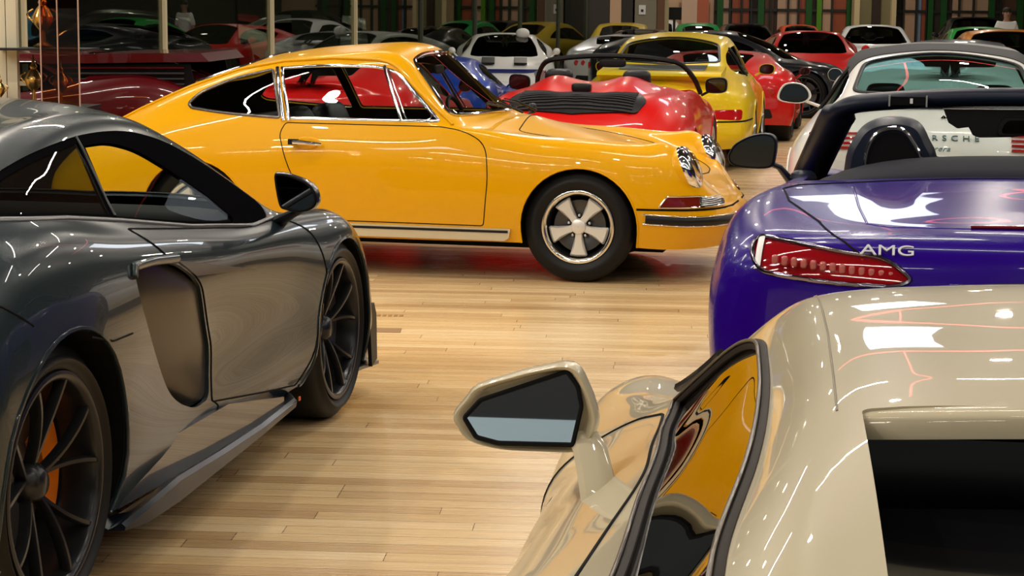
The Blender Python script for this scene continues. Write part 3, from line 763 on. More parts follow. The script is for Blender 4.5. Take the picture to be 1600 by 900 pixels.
    q = MB(); q.add(*rbox((-1.0, 0, 1.16), (.02, .20, .055), .5)); q.build('rear_view_mirror', M_BLK, root)
    q = MB(); q.box((-.80, -.42, .905), (.10, .10, .004)); q.build('dash_card', M_WHT, root, False)
    # wipers, mirror, badge
    for y0, y1 in ((.30, .02), (-.06, -.42)):
        q = MB(); q.tube([(-.47, y0, .915), (-.56, (y0+y1)/2, .975), (-.60, y1, .99)], [.008, .005, .004], 6); q.tube([(-.53, (y0*.75+y1*.25), .945), (-.585, y1-.10, .985)], .006, 5); q.build('wiper', M_BLK, root)
    q = MB(); q.add(*rbox((-.60, .84, .895), (.05, .10, .07), .8)); q.tube([(-.60, .80, .88), (-.62, .74, .84)], .008, 6); q.build('door_mirror', M_BLK, root)
    return root, K
# ================================================================ grey mid-engined supercar
def net_super():
    def st(x, R, xs=None):
        return [((xs[i] if xs else x), y, z) for i, (y, z) in enumerate(R)]
    St = [
     [(-3.10,0,.25),(-3.14,0,.35),(-3.15,0,.50),(-3.15,0,.65),(-3.13,0,.78),(-3.09,0,.86),(-3.04,0,.90),(-2.98,0,.93),(-2.92,0,.95),(-2.84,0,.97)],
     [(-3.08,.5,.25),(-3.12,.52,.35),(-3.13,.52,.50),(-3.13,.50,.65),(-3.11,.48,.80),(-3.07,.44,.88),(-3.02,.36,.92),(-2.96,.27,.95),(-2.90,.15,.97),(-2.82,0,.98)],
     st(-2.98, [(.90,.24),(.93,.35),(.94,.52),(.93,.68),(.87,.83),(.77,.91),(.62,.95),(.44,.98),(.23,1.0),(0,1.0)]),
     st(-2.78, [(.94,.22),(.97,.34),(.985,.54),(.985,.73),(.935,.89),(.845,.965),(.69,1.01),(.50,1.045),(.27,1.06),(0,1.065)]),
     st(-2.456,[(.95,.21),(.975,.33),(.99,.54),(.988,.76),(.935,.93),(.84,1.0),(.70,1.08),(.52,1.12),(.27,1.14),(0,1.14)]),
     st(-2.08, [(.93,.19),(.96,.30),(.97,.50),(.97,.75),(.925,.89),(.84,.955),(.66,1.125),(.50,1.17),(.27,1.19),(0,1.19)]),
     st(-1.72, [(.90,.18),(.935,.28),(.935,.48),(.945,.74),(.91,.85),(.835,.915),(.62,1.15),(.48,1.19),(.26,1.21),(0,1.212)]),
     st(-1.35, [(.88,.18),(.915,.27),(.905,.46),(.93,.71),(.90,.81),(.832,.87),(.62,1.130),(.48,1.198),(.26,1.222),(0,1.226)]),
     st(-1.02, [(.88,.18),(.912,.27),(.90,.45),(.925,.69),(.90,.78),(.833,.83),(.65,1.065),(.51,1.16),(.28,1.198),(0,1.208)]),
     st(-.74,  [(.88,.18),(.914,.27),(.905,.45),(.925,.67),(.90,.765),(.84,.805),(.70,.965),(.55,1.070),(.30,1.118),(0,1.128)]),
     st(-.48,  [(.885,.19),(.92,.28),(.92,.45),(.93,.66),(.90,.755),(.845,.795),(.755,.862),(.58,.955),(.31,1.005),(0,1.015)]),
     st(-.22,  [(.91,.20),(.94,.30),(.945,.45),(.943,.65),(.90,.748),(.835,.785),(.72,.78),(.55,.82),(.30,.865),(0,.875)]),
     st(.05,   [(.93,.20),(.947,.30),(.957,.45),(.95,.63),(.905,.735),(.825,.772),(.70,.75),(.54,.745),(.30,.765),(0,.77)]),
     st(.30,   [(.92,.16),(.945,.28),(.95,.42),(.935,.58),(.885,.685),(.80,.735),(.68,.71),(.52,.685),(.3,.68),(0,.68)]),
     st(.52,   [(.88,.13),(.90,.24),(.89,.37),(.86,.48),(.81,.57),(.73,.625),(.63,.615),(.48,.59),(.28,.58),(0,.58)]),
     st(.80,   [(.55,.13),(.56,.22),(.55,.32),(.53,.38),(.50,.42),(.45,.44),(.38,.455),(.29,.46),(.16,.465),(0,.47)]),
     [(.90,0,.13),(.93,0,.2),(.93,0,.3),(.91,0,.35),(.89,0,.38),(.875,0,.40),(.86,0,.41),(.85,0,.42),(.845,0,.43),(.84,0,.44)],
    ]
    return [[s[r] for s in St] for r in range(10)]
def grey_supercar():
    Gp = paint('graphite_paint', (.018, .030, .038), metal=.10, rough=.25, coat=.5)
    SAT = mat('satin_grey', (.10, .09, .075), .30, .6, .3, .3)
    CB = mat('carbon_black', (.012, .013, .016), .22, 0, 1.)
    root = thing('supercar', 'graphite grey mid-engined supercar with black multi-spoke wheels and an orange brake caliper', 'car', (-1.545, 7.203, 0), math.radians(78.9))
    K = Kit(root, net_super())
    sb = (-2.95, -.3, .4, .95, .76, 1.25)
    fr = [(-2.60,1.035,.03),(-2.32,1.09,.1),(-1.998,1.122,.2),(-1.605,1.143,.2),(-1.35,1.14,.2),(-1.15,1.122,.2),(-.92,1.075,.2),(-.72,1.005,.2),(-.60,.93,.1),(-.50,.845,.03),(-.56,.805,.03),(-.75,.802,.1),(-1.30,.858,.2),(-1.84,.930,.2),(-2.2,.975,.2),(-2.60,1.008,.02)]
    K.arch('arch', -2.50, .36, .375, .17); 
    ap = [(-.40,.17),(-.335,.25),(-.305,.42),(-.235,.57),(-.12,.65),(.03,.672),(.17,.64),(.265,.54),(.32,.42),(.345,.28),(.35,.14)]
    K.arch('arch', 0, .33, .36, .2, pts=[tuple(p) for p in crspline(ap[::-1], 4)])
    gl_q = [(-2.57,1.038,.02),(-2.3,1.08,.1),(-1.998,1.105,.2),(-1.665,1.125,.01),(-1.868,.945,.01),(-2.2,.985,.2),(-2.57,1.018,.02)]
    gl_d = [(-1.640,1.115,.01),(-1.44,1.112,.1),(-1.285,1.080,.2),(-1.19,1.04,.1),(-1.06,.975,.2),(-.93,.905,.1),(-.85,.83,.02),(-.90,.822,.03),(-1.3,.868,.2),(-1.838,.938,.01)]
    Lq = K.loop('qglass', gl_q, box=sb); Ld = K.loop('dglass', gl_d, box=sb); Lf = K.loop('frit', fr, box=sb)
    Ls = K.loop('scoop', [(-2.035,.815,.03),(-1.86,.808,.1),(-1.68,.792,.05),(-1.56,.745,.03),(-1.49,.705,.02),(-1.43,.613,.1),(-1.325,.478,.05),(-1.365,.34,.04),(-1.50,.336,.05),(-1.64,.375,.06),(-1.745,.425,.06),(-1.83,.506,.1),(-1.94,.62,.1),(-2.02,.73,.1)], box=(-2.2, -1.1, .6, 1.1, .2, .85), step=.025)
    Lo = K.loop('door', [(-1.855,.905,.01),(-1.80,.862,.05),(-1.715,.805,.02),(-1.66,.802,.02),(-1.54,.745,.03),(-1.47,.70,.03),(-1.41,.61,.1),(-1.305,.478,.05),(-1.345,.325,.02),(-.44,.203,.02),(-.345,.30,.05),(-.30,.42,.1),(-.22,.55,.1),(-.275,.66,.1),(-.33,.735,.05),(-.41,.772,.05),(-.47,.79,.02),(-.56,.795,.02),(-.8,.795,.1),(-1.3,.846,.2)], box=(-2, -.1, .5, 1.1, .15, .92))
    Lw = K.loop('wglass', [(-.98,0),(-.96,.30,.1),(-.92,.50,.05),(-.60,.62,.2),(-.32,.66,.05),(-.20,.50,.1),(-.12,.25,.1),(-.10,0)], 'xy', box=(-1.2, .1, -1, .8, .7, 1.25))
    Lr = K.loop('rglass', [(-2.9,0),(-2.85,.30,.05),(-2.2,.42,.1),(-1.95,.40,.05),(-1.90,0)], 'xy', box=(-3.05, -1.8, -1, .6, .9, 1.3))
    K.cut(130, 64)
    K.skin('body', 'body', Gp, M_MATTE)
    K.skin('frit', 'window_surround', mat('black_glaze', (.004, .004, .005), .5, spec=.0), M_MATTE, off=-.002)
    for sd in (1, -1):
        d = K.skin('door', 'door', Gp, M_MATTE, sides=(sd,))
        K.skin('dglass', 'door_window', glassmat('clear_screen', (.85, .9, .88), -.05, power=14), M_GLS, sides=(sd,), both=False, off=-.004)
        K.skin('qglass', 'quarter_window', M_GLD, M_GLD, sides=(sd,), both=False, off=-.003)
        K.strip('window_divider', K.loop(None, [(-1.652,1.138),(-1.853,.938)], box=sb, closed=False), .004, M_BLK, .002, closed=False, sides=(sd,))
        K.strip('belt_strip', K.loop(None, [(-2.60,1.006),(-2.2,.970),(-1.84,.926),(-1.30,.853),(-.75,.797),(-.52,.80)], box=sb, closed=False), .008, mat('satin_strip', (.12, .12, .125), .3, .8), .001, flat=.6, closed=False, sides=(sd,))
        K.strip('door_seam', Lo[:], .003, M_MATTE, 0, sides=(sd,), parent=d)
        # scoop floor: sheet that dives towards the car under the haunch
        F = K.F['scoop']; used = sorted({i for f in F for i in f}); ix = {k: i for i, k in enumerate(used)}
        P = K.P[used].copy(); 
        for i, p in enumerate(P):
            z = p[2]; xr = np.interp(z, [.33, .478, .61, .70, .80], [-1.36, -1.325, -1.43, -1.5, -1.70]); xl = np.interp(z, [.33, .43, .51, .62, .73, .80], [-1.55, -1.74, -1.83, -1.94, -2.02, -2.04])
            t = max(0, min(1.2, (xr-p[0])/max(.05, xr-xl))); dz = max(0, (z-.70))/.1
            P[i][1] -= .012 + .15*t**1.6 + .03*min(1, dz)
        V = P*np.array([1, sd, 1.]); FF = [tuple(ix[k] for k in (f if sd > 0 else f[::-1])) for f in F]
        mesh('side_intake', V, FF, SAT, root, True)
        L = K.loop(None, [(-2.05,.80),(-2.03,.826),(-1.86,.820),(-1.66,.802)], box=(-2.2, -.9, .6, 1.1, .5, .9), closed=False)
        K.strip('intake_brow', L, .012, Gp, .004, flat=.8, closed=False, sides=(sd,))
        bl = K.loop(None, [(-1.66,.795,.01),(-.95,.680,.01),(-1.52,.733,.02)], box=(-2.2, -.8, .6, 1.1, .5, .9), step=.03)
        patch('door_blade', K, bl, SAT, off=.004, parent=d, sides=(sd,), skirt=.006)
        # seams of the rear wing panel
        for nm, pl in (('panel_seam', [(-2.10,.66),(-2.25,.665),(-2.40,.70)]), ('panel_seam', [(-2.95,.86),(-2.81,.835),(-2.70,.775)]), ('panel_seam', [(-1.235,.255),(-1.30,.31),(-1.345,.33)])):
            K.strip(nm, K.loop(None, pl, box=(-3, -.8, .5, 1.1, .1, 1), closed=False), .0028, M_MATTE, 0, closed=False, sides=(sd,))
        # side skirt blade standing out of the sill
        q = MB()
        rows = [(-.50,.90,.19,.175),(-.62,.955,.195,.165),(-1.0,.965,.185,.150),(-1.4,.975,.19,.140),(-1.8,.99,.205,.135),(-2.04,.99,.185,.135),(-2.13,.96,.155,.135)]
        V = []
        for x, y, zt, zb in rows: V += [(x, sd*(y-.09), zb+.02), (x, sd*(y-.05), zt-.02), (x, sd*(y-.012), zt), (x, sd*y, zt-.010), (x, sd*(y-.004), zb), (x, sd*(y-.12), zb-.01)]
        Fq = [(i*6+k, i*6+(k+1) % 6, (i+1)*6+(k+1) % 6, (i+1)*6+k) for i in range(len(rows)-1) for k in range(6)] + [tuple(range(6)), tuple(range(36, 42))]
        q.add(V, Fq); q.build('side_skirt', mat('skirt_black', (.010, .015, .026), .30, .0, .15, .2, spec=.3), root, ang=40)
        # rear end of the skirt: body coloured wedge
        q = MB(); q.prism([(-.70,.215),(-1.25,.30),(-1.85,.30),(-2.12,.19),(-1.2,.165),(-.70,.175)], sd*.89, sd*.935); q.build('lower_sill', CB, root, ang=40)
        q = MB(); q.box((-.60, sd*.957, .190), (.016, .004, .014)); q.build('marker_badge', mat('orange_badge', (.8, .15, .02), .4), root, False)
        # front lip canard
        q = MB(); q.prism([(.36,.36),(.43,.37),(.465,.32),(.475,.14),(.40,.12)], sd*.925, sd*.94); q.build('front_canard', M_BLK, root, ang=40)
        q = MB(); q.prism([(.30, sd*.90), (.50, sd*.94), (.56, sd*.88), (.56, sd*.6), (.30, sd*.6)], .115, .128, 'z'); q.build('front_splitter', mat('splitter_silver', (.25, .26, .27), .3, .6), root, False)
    K.skin('wglass', 'windscreen', glassmat('clear_screen', (.85, .9, .88), -.05, power=14), M_GLS, both=False, off=-.004)
    K.skin('rglass', 'rear_window', M_GLD, M_GLD, both=False, off=-.004)
    P, N = half_closed(K, Lw, .001); q = MB(); q.tube(P, .008, 6, True, .6, N); q.build('windscreen_seal', M_BLK, root)
    P, N = half_closed(K, Lr, .001); q = MB(); q.tube(P, .006, 6, True, .6, N); q.build('rear_window_seal', M_BLK, root)
    for A in K.archs: K.strip('arch_lip', A, .007, Gp, -.002, closed=False, split=True)
    K.wells(M_MATTE, .30); K.archx = [(-2.5, .42, .55), (0, .40, .55)]; underbody(root, K, M_MATTE, .18)
    org = mat('orange_caliper', (.80, .20, .01), .35)
    dk = mat('black_alloy', (.030, .031, .035), .26, .6)
    for sd in (1, -1):
        wheel(root, 0, .80*sd, .335, .335, .25, .256, 'ten', sd, dk, None, M_GRY)
        wheel(root, -2.50, .79*sd, .350, .350, .30, .272, 'ten', sd, dk, None, org)
    out = [(.905,.962),(.921,.968),(.954,.964),(1.009,.945),(1.041,.921),(1.055,.883),(1.041,.853),(.997,.838),(.942,.845),(.922,.858),(.909,.915)]
    door_mirror(root, -.70, out, CB, .10, stalk=[(-.64,.985,.845,.022),(-.60,.93,.82,.026),(-.52,.865,.79,.035),(-.44,.85,.775,.02)], stalk_m=M_BLK, gm=mat('dark_mirror', (.25, .27, .3), .02, 1.))
    cabin(root, -1.95, -.25, .72, .22, .80, M_MATTE, -.42)
    for y in (.37, -.37): seat(root, -1.35, y, .22, M_BLK, head=True, h=.56, w=.46, lean=.38)
    steering(root, -.92, .37, .80, .175, M_BLK, .35)
    steering(root, -1.05, -.40, .80, .16, M_BLK, .35) if 0 else None
    return root, K
# ================================================================ purple roadster
def net_roadster():
    def st(x, R): return [(x, y, z) for (y, z) in R]
    return [list(r) for r in zip(*[
     [(-3.45,0,.30),(-3.55,0,.42),(-3.575,0,.58),(-3.57,0,.72),(-3.555,0,.82),(-3.52,0,.885),(-3.44,0,.920),(-3.30,0,.934),(-3.12,0,.947),(-2.95,0,.957)],
     [(-3.42,.46,.30),(-3.52,.48,.42),(-3.545,.48,.58),(-3.54,.47,.72),(-3.525,.46,.82),(-3.49,.43,.882),(-3.42,.38,.916),(-3.28,.29,.932),(-3.11,.16,.947),(-2.94,0,.958)],
     [(-3.28,.85,.28),(-3.37,.90,.42),(-3.40,.925,.58),(-3.41,.915,.72),(-3.41,.875,.83),(-3.38,.80,.89),(-3.31,.67,.918),(-3.20,.50,.933),(-3.08,.26,.948),(-2.92,0,.960)],
     [(-3.05,.92,.25),(-3.10,.985,.40),(-3.12,1.01,.60),(-3.12,1.005,.74),(-3.10,.955,.87),(-3.05,.87,.925),(-3.0,.72,.942),(-2.95,.52,.949),(-2.9,.27,.961),(-2.85,0,.966)],
     st(-2.70,[(.95,.20),(1.0,.36),(1.03,.58),(1.025,.74),(.975,.89),(.885,.948),(.74,.962),(.53,.967),(.27,.977),(0,.980)]),
     st(-2.35,[(.94,.18),(.975,.33),(.985,.56),(.985,.75),(.935,.90),(.86,.947),(.75,.962),(.53,.980),(.27,.993),(0,.997)]),
     st(-2.0,[(.91,.18),(.945,.32),(.95,.54),(.957,.75),(.925,.88),(.86,.925),(.76,.94),(.53,.95),(.27,.95),(0,.95)]),
     st(-1.6,[(.90,.18),(.935,.32),(.94,.53),(.95,.73),(.922,.862),(.86,.905),(.77,.915),(.54,.92),(.27,.93),(0,.93)]),
     st(-1.1,[(.90,.18),(.93,.32),(.935,.52),(.945,.71),(.915,.835),(.855,.878),(.765,.885),(.54,.90),(.27,.915),(0,.92)]),
     st(-.6,[(.91,.18),(.94,.32),(.945,.52),(.95,.69),(.91,.81),(.84,.85),(.74,.85),(.52,.865),(.27,.885),(0,.89)]),
     st(0,[(.93,.2),(.96,.32),(.97,.50),(.965,.66),(.915,.785),(.83,.825),(.72,.815),(.51,.81),(.27,.825),(0,.83)]),
     st(.45,[(.90,.18),(.93,.28),(.935,.42),(.92,.56),(.86,.68),(.78,.73),(.66,.735),(.48,.73),(.26,.74),(0,.745)]),
     st(.75,[(.66,.18),(.70,.26),(.70,.38),(.67,.48),(.62,.55),(.56,.59),(.47,.60),(.35,.605),(.2,.61),(0,.615)]),
     [(.86,0,.18),(.92,0,.26),(.92,0,.38),(.90,0,.45),(.88,0,.49),(.86,0,.51),(.84,0,.52),(.82,0,.53),(.80,0,.54),(.78,0,.55)],
    ])]
def purple_roadster():
    Pp = paint('violet_blue_paint', (.017, .0005, .19), metal=0., rough=.25, coat=.38)
    NV = mat('navy_black_trim', (.008, .012, .028), .38, spec=.3)
    root = thing('open_roadster', 'deep violet blue open roadster seen from behind with a slim red tail lamp', 'car', (2.1932, 8.4389, 0), math.radians(78.5))
    K = Kit(root, net_roadster())
    K.arch('arch', -2.63, .345, .375, .2); K.arch('arch', 0, .345, .37, .19)
    K.loop('cockpit', [(-2.42,0),(-2.40,.60,.1),(-2.20,.80,.15),(-1.25,.815,.1),(-1.08,.74,.1),(-.98,.5,.1),(-.92,0)], 'xy', box=(-2.6, -.8, -1, .9, .85, 1.1))
    lamp = [(.868,.84,.02),(.870,.875,.02),(.845,.890,.02),(.74,.885,.05),(.63,.870,.05),(.50,.858,.04),(.43,.805,.02),(.48,.785,.05),(.63,.787,.05),(.75,.795,.05),(.84,.805,.03)]
    Lt = K.loop('lamp', lamp, 'yz', box=(-3.7, -3.2, .3, 1, .7, .92), step=.02)
    K.cut(120, 60)
    K.skin('body', 'body', Pp, M_MATTE)
    for sd in (1, -1):
        l = K.skin('lamp', 'tail_lamp', mat('deep_red_lens', (.25, .004, .008), .06, 0, 1.), M_REDD, sides=(sd,), off=-.004)
        K.strip('lamp_surround', Lt, .007, mat('dark_chrome', (.25, .22, .28), .15, 1.), .001, sides=(sd,), parent=l)
        q = MB()
        for k in range(14):
            y = .80 - .026*k; z = .842 - .0025*k
            q.add(*rbox((-3.47-.045*(.87-y)/.44*1.0, sd*y, z), (.02, .018, .026), .6))
        q.build('lamp_segments', mat('lamp_segment', (.42, .10, .09), .3, 0, .5), l)
        a, b = K.on(K.loop(None, [(.85,.81),(.845,.885)], 'yz', box=(-3.7, -3.2, .3, 1, .7, .92), closed=False, step=.02), .003, sd)
        q = MB(); q.tube(a, .010, 6, flat=.3, up=[tuple(v) for v in b]); q.build('light_guide', M_WHT, l)
    K.strip('boot_seam', K.loop(None, [(.565,.862),(.62,.895),(.70,.925)], 'yz', box=(-3.6, -3.1, .3, 1, .8, .95), closed=False), .0035, M_MATTE, 0, closed=False)
    K.strip('boot_seam', K.loop(None, [(-3.25,.69),(-2.9,.80),(-2.62,.835),(-2.5,.79),(-2.48,.5),(-2.47,.3),(-2.47,0)], 'xy', box=(-3.3, -2.3, -1, .9, .85, 1.1), closed=False), .0035, M_MATTE, 0, closed=False)
    K.strip('boot_crease', K.loop(None, [(-2.6,.62),(-3.0,.59),(-3.28,.56),(-3.33,.50),(-3.35,.28)], 'xy', box=(-3.5, -2.3, -1, .9, .85, 1.1), closed=False), .004, Pp, 0, flat=.5, closed=False, split=True)
    # third brake light slot and lettering
    q = MB(); q.tube([(-3.335, -.28, .932), (-3.345, 0, .937), (-3.335, .28, .932)], .013, 8, flat=.5); q.build('brake_light_bar', M_REDD, root)
    R = Matrix(((0, .42, -.91), (-1, 0, 0), (0, .91, .42))).normalized()
    text_ob('badge', 'AMG', .042, mat('bright_badge', (.75, .75, .8), .3, .3), root, (-3.497, .50, .878), Matrix(((0, .50, -.866), (-1, 0, 0), (0, .866, .50))), .003, sx=1.6)
    q = MB(); q.lathe([(.062, -.006), (.072, -.006), (.076, 0), (.072, .006), (.062, .006)], 40, 'x', (-3.548, 0, .838), True)
    for k in range(3):
        an = PI/2 + k*2*PI/3; q.tube([(-3.55, 0, .838), (-3.55, .066*math.cos(an), .838+.066*math.sin(an))], [.012, .003], 6, flat=.6)
    q.build('star_emblem', M_CHR, root)
    # windscreen frame: pillars and header
    path = [(-.95,.835,.84),(-1.12,.825,.885),(-1.28,.79,.965),(-1.45,.745,1.065),(-1.57,.705,1.145),(-1.61,.66,1.180),(-1.62,.55,1.197),(-1.64,.30,1.215),(-1.65,0,1.222)]
    path = path + [(a, -b, c) for a, b, c in path[-2::-1]]
    pts = crspline(path, 5); n = len(pts)
    rr = [.066 if abs(p[1]) > .70 else .054 for p in pts]
    q = MB(); q.tube(pts, rr, 14, flat=.62, up=[(0, 0, 1) if abs(p[1]) < .70 else (.5, 0.0, .5) for p in pts]); q.build('windscreen_frame', NV, root, ang=70)
    q = MB(); q.tube(pts, .040, 10, flat=.5); 
    for yy in (.46, -.46):
        h = MB(); h.box((-1.695, yy, 1.203), (.012, .12, .030)); h.build('roof_latch', M_MATTE, root, False)
        for d in (-.065, .065):
            h = MB(); h.box((-1.70, yy+d, 1.203), (.014, .006, .040)); h.build('latch_trim', M_SILV, root, False)
        h = MB(); h.box((-1.703, yy-.012, 1.203), (.006, .010, .018)); h.build('latch_pin', M_WHT, root, False)
    b0 = [p for p in pts if p[2] > .87]; V = [tuple(p) for p in b0]; c = len(V)
    # glass between the pillars
    V = []; F = []; rows = 8; cols = 14
    for i in range(rows+1):
        t = i/rows; x = -1.05 - .57*t; w = .80 - .14*t; zc = .905 + .30*t
        for j in range(cols+1):
            s = -1 + 2*j/cols; V.append((x + .12*(1-t)*(1-s*s) + .02*(s*s), w*s, zc - .03*s*s*(t) - .03*s*s*(1-t)))
    for i in range(rows):
        for j in range(cols): a = i*(cols+1)+j; F.append((a, a+1, a+cols+2, a+cols+1))
    mesh('windscreen', V, F, M_GLS, root)
    # sun visors, camera pod and mirror
    q = MB(); q.prism([(.335,1.175),(.315,1.125),(.285,1.106),(.245,1.112),(.228,1.082),(.205,1.074),(.09,1.078),(.05,1.085),(-.16,1.085),(-.18,1.10),(-.05,1.13),(-.06,1.18)], -1.60, -1.64, 'x', inset=.006); q.build('mirror_pod', M_BLK, root, ang=40)
    q = MB(); q.prism([(p[0], p[1]) for p in rpoly([(.13,1.150,.02),(.15,1.085,.02),(-.11,1.085,.02),(-.12,1.150,.02)], .05)], -1.645, -1.665, 'x', inset=.004); o = q.build('rear_view_mirror', M_BLK, root, ang=40)
    q = MB(); q.prism([(p[0], p[1]) for p in rpoly([(.115,1.140,.02),(.135,1.093,.02),(-.10,1.093,.02),(-.11,1.140,.02)], .05)], -1.666, -1.668, 'x'); q.build('mirror_glass', M_MIR, o, False)
    # soft tonneau behind the seats
    V = []; F = []; cols = 24
    prof = [(-2.44,0,-.03),(-2.43,0,.012),(-2.38,0,.035),(-2.30,0,.060),(-2.22,0,.068),(-2.14,0,.060),(-2.12,0,-.10)]
    for j in range(cols+1):
        s = -1+2*j/cols; k = (1-abs(s)**5)
        for (x, _, z) in prof: V.append((x - .0 + .05*abs(s)**3, .80*s, .985 - .04*s*s + z*k - .03*(1-k)))
    m_ = len(prof)
    for j in range(cols):
        for i in range(m_-1): F.append((j*m_+i, j*m_+i+1, (j+1)*m_+i+1, (j+1)*m_+i))
    q = MB(); q.add(V, F); q.build('soft_top_cover', mat('canvas_black', (.014, .015, .024), .75, spec=.2), root, ang=60, fix=False)
    for y in (.50, -.42):
        t = bpy.data.objects.new('seat', None); COL.objects.link(t); t.parent = root; t.location = (-2.05, y, 0)
        out = [(.165,.60),(.165,.98),(.135,1.09),(.085,1.145),(.0,1.163),(-.075,1.148),(-.115,1.09),(-.15,.98),(-.15,.60)]
        out = [tuple(p) for p in crspline([(a, b) for a, b in out], 4)]
        q = MB(); q.prism(out, .06, -.07, 'x', inset=.022); q.build('backrest', NV, t, ang=50)
        hoop = crspline([(-.075,.098,.985),(-.078,.090,1.05),(-.078,.065,1.105),(-.078,.02,1.128),(-.078,-.03,1.122),(-.078,-.065,1.08),(-.078,-.09,1.035),(-.075,-.095,.985)], 4)
        q = MB(); q.tube(hoop, .007, 8); q.build('roll_hoop_trim', M_CHR, t)
        ins = [(p[1]*.90, 1.03+(p[2]-1.03)*.90-.004) for p in hoop]; q = MB(); q.prism(ins, -.068, -.074, 'x'); q.build('mesh_insert', M_MATTE, t, False)
        q = MB(); q.add(*rbox((.30, 0, .42), (.5, .5, .2), .45)); q.build('seat_cushion', NV, t)
    cabin(root, -2.35, -1.0, .76, .25, .88, M_MATTE, -1.05)
    steering(root, -1.38, -.42, .86, .18, M_BLK, .4) if 0 else steering(root, -1.38, .40, .82, .18, M_BLK, .4)
    out = [(1.135,.950),(1.129,.975),(1.105,1.008),(1.044,1.040),(.983,1.048),(.951,1.026),(.952,.965),(.972,.918),(1.066,.914),(1.120,.926)]
    door_mirror(root, -1.25, out, NV, .12, stalk=[(-1.20,.985,.935,.020),(-1.18,.94,.915,.022),(-1.16,.90,.865,.03),(-1.14,.86,.84,.02)], gm=mat('black_mirror', (.05, .055, .06), .03, 1.), shrink=.94)
    for sd in (1, -1):
        q = MB(); q.lathe([(.001,.02),(.03,.018),(.045,.008),(.05,-.01)], 24, 'z', (-1.42, sd*.835, .905)); q.build('tweeter_grille', NV, root)
    K.wells(M_MATTE, .3); K.archx = [(-2.63, .42, .55), (0, .42, .55)]; underbody(root, K, M_MATTE)
    for A in K.archs: K.strip('arch_lip', A, .007, Pp, -.002, closed=False, split=True)
    dk = MATS['black_alloy']
    for sd in (1, -1):
        wheel(root, 0, .81*sd, .345, .345, .25, .262, 'dark', sd, dk); wheel(root, -2.63, .83*sd, .345, .345, .29, .262, 'dark', sd, dk)
    return root, K
# ================================================================ beige supercar in the foreground
def net_wedge():
    def st(x, R): return [(x, y, z) for (y, z) in R]
    return [list(r) for r in zip(*[
     [(-3.20,0,.28),(-3.25,0,.40),(-3.27,0,.55),(-3.27,0,.68),(-3.25,0,.78),(-3.22,0,.84),(-3.17,0,.87),(-3.10,0,.89),(-3.03,0,.90),(-2.95,0,.91)],
     [(-3.18,.46,.28),(-3.23,.48,.40),(-3.25,.48,.55),(-3.25,.47,.68),(-3.23,.46,.79),(-3.20,.42,.85),(-3.15,.36,.885),(-3.08,.27,.90),(-3.01,.15,.91),(-2.93,0,.92)],
     st(-3.05,[(.86,.25),(.90,.37),(.91,.54),(.90,.68),(.84,.80),(.70,.86),(.54,.90),(.40,.92),(.22,.93),(0,.93)]),
     st(-2.80,[(.92,.22),(.95,.34),(.965,.54),(.965,.70),(.90,.82),(.70,.885),(.52,.975),(.42,.995),(.25,.995),(0,.995)]),
     st(-2.46,[(.93,.21),(.955,.33),(.965,.52),(.955,.71),(.87,.84),(.68,.93),(.508,1.068),(.425,1.088),(.25,1.09),(0,1.09)]),
     st(-2.08,[(.92,.19),(.94,.30),(.94,.50),(.925,.71),(.825,.845),(.665,.93),(.502,1.085),(.432,1.136),(.25,1.150),(0,1.153)]),
     st(-1.70,[(.90,.18),(.92,.28),(.91,.48),(.90,.69),(.80,.828),(.662,.92),(.500,1.088),(.436,1.144),(.25,1.160),(0,1.163)]),
     st(-1.36,[(.88,.18),(.90,.27),(.885,.46),(.885,.67),(.79,.812),(.66,.905),(.512,1.085),(.446,1.138),(.25,1.158),(0,1.162)]),
     st(-1.20,[(.88,.18),(.90,.27),(.885,.45),(.885,.66),(.79,.803),(.662,.90),(.545,1.045),(.465,1.098),(.26,1.122),(0,1.128)]),
     st(-1.02,[(.88,.18),(.90,.27),(.89,.45),(.89,.655),(.795,.795),(.665,.888),(.600,.965),(.49,1.030),(.28,1.058),(0,1.064)]),
     st(-.76,[(.885,.18),(.905,.27),(.90,.45),(.895,.645),(.80,.78),(.685,.862),(.645,.885),(.52,.935),(.29,.965),(0,.97)]),
     st(-.48,[(.90,.19),(.92,.28),(.92,.45),(.915,.635),(.82,.76),(.72,.812),(.65,.815),(.52,.835),(.29,.86),(0,.865)]),
     st(-.18,[(.92,.20),(.94,.30),(.945,.45),(.93,.62),(.86,.73),(.77,.765),(.65,.745),(.50,.745),(.28,.76),(0,.765)]),
     st(.08,[(.93,.20),(.945,.30),(.95,.44),(.935,.60),(.865,.71),(.77,.748),(.65,.715),(.50,.70),(.28,.71),(0,.71)]),
     st(.34,[(.92,.16),(.94,.27),(.94,.40),(.92,.54),(.85,.65),(.76,.69),(.64,.66),(.49,.635),(.28,.635),(0,.635)]),
     st(.60,[(.84,.13),(.86,.22),(.85,.33),(.82,.43),(.76,.52),(.68,.56),(.58,.55),(.45,.535),(.26,.53),(0,.53)]),
     st(.86,[(.50,.13),(.52,.20),(.51,.28),(.49,.34),(.46,.39),(.42,.42),(.36,.43),(.28,.435),(.15,.44),(0,.44)]),
     [(.95,0,.13),(.98,0,.19),(.98,0,.27),(.965,0,.32),(.95,0,.36),(.935,0,.38),(.925,0,.39),(.915,0,.40),(.905,0,.405),(.895,0,.41)],
    ])]
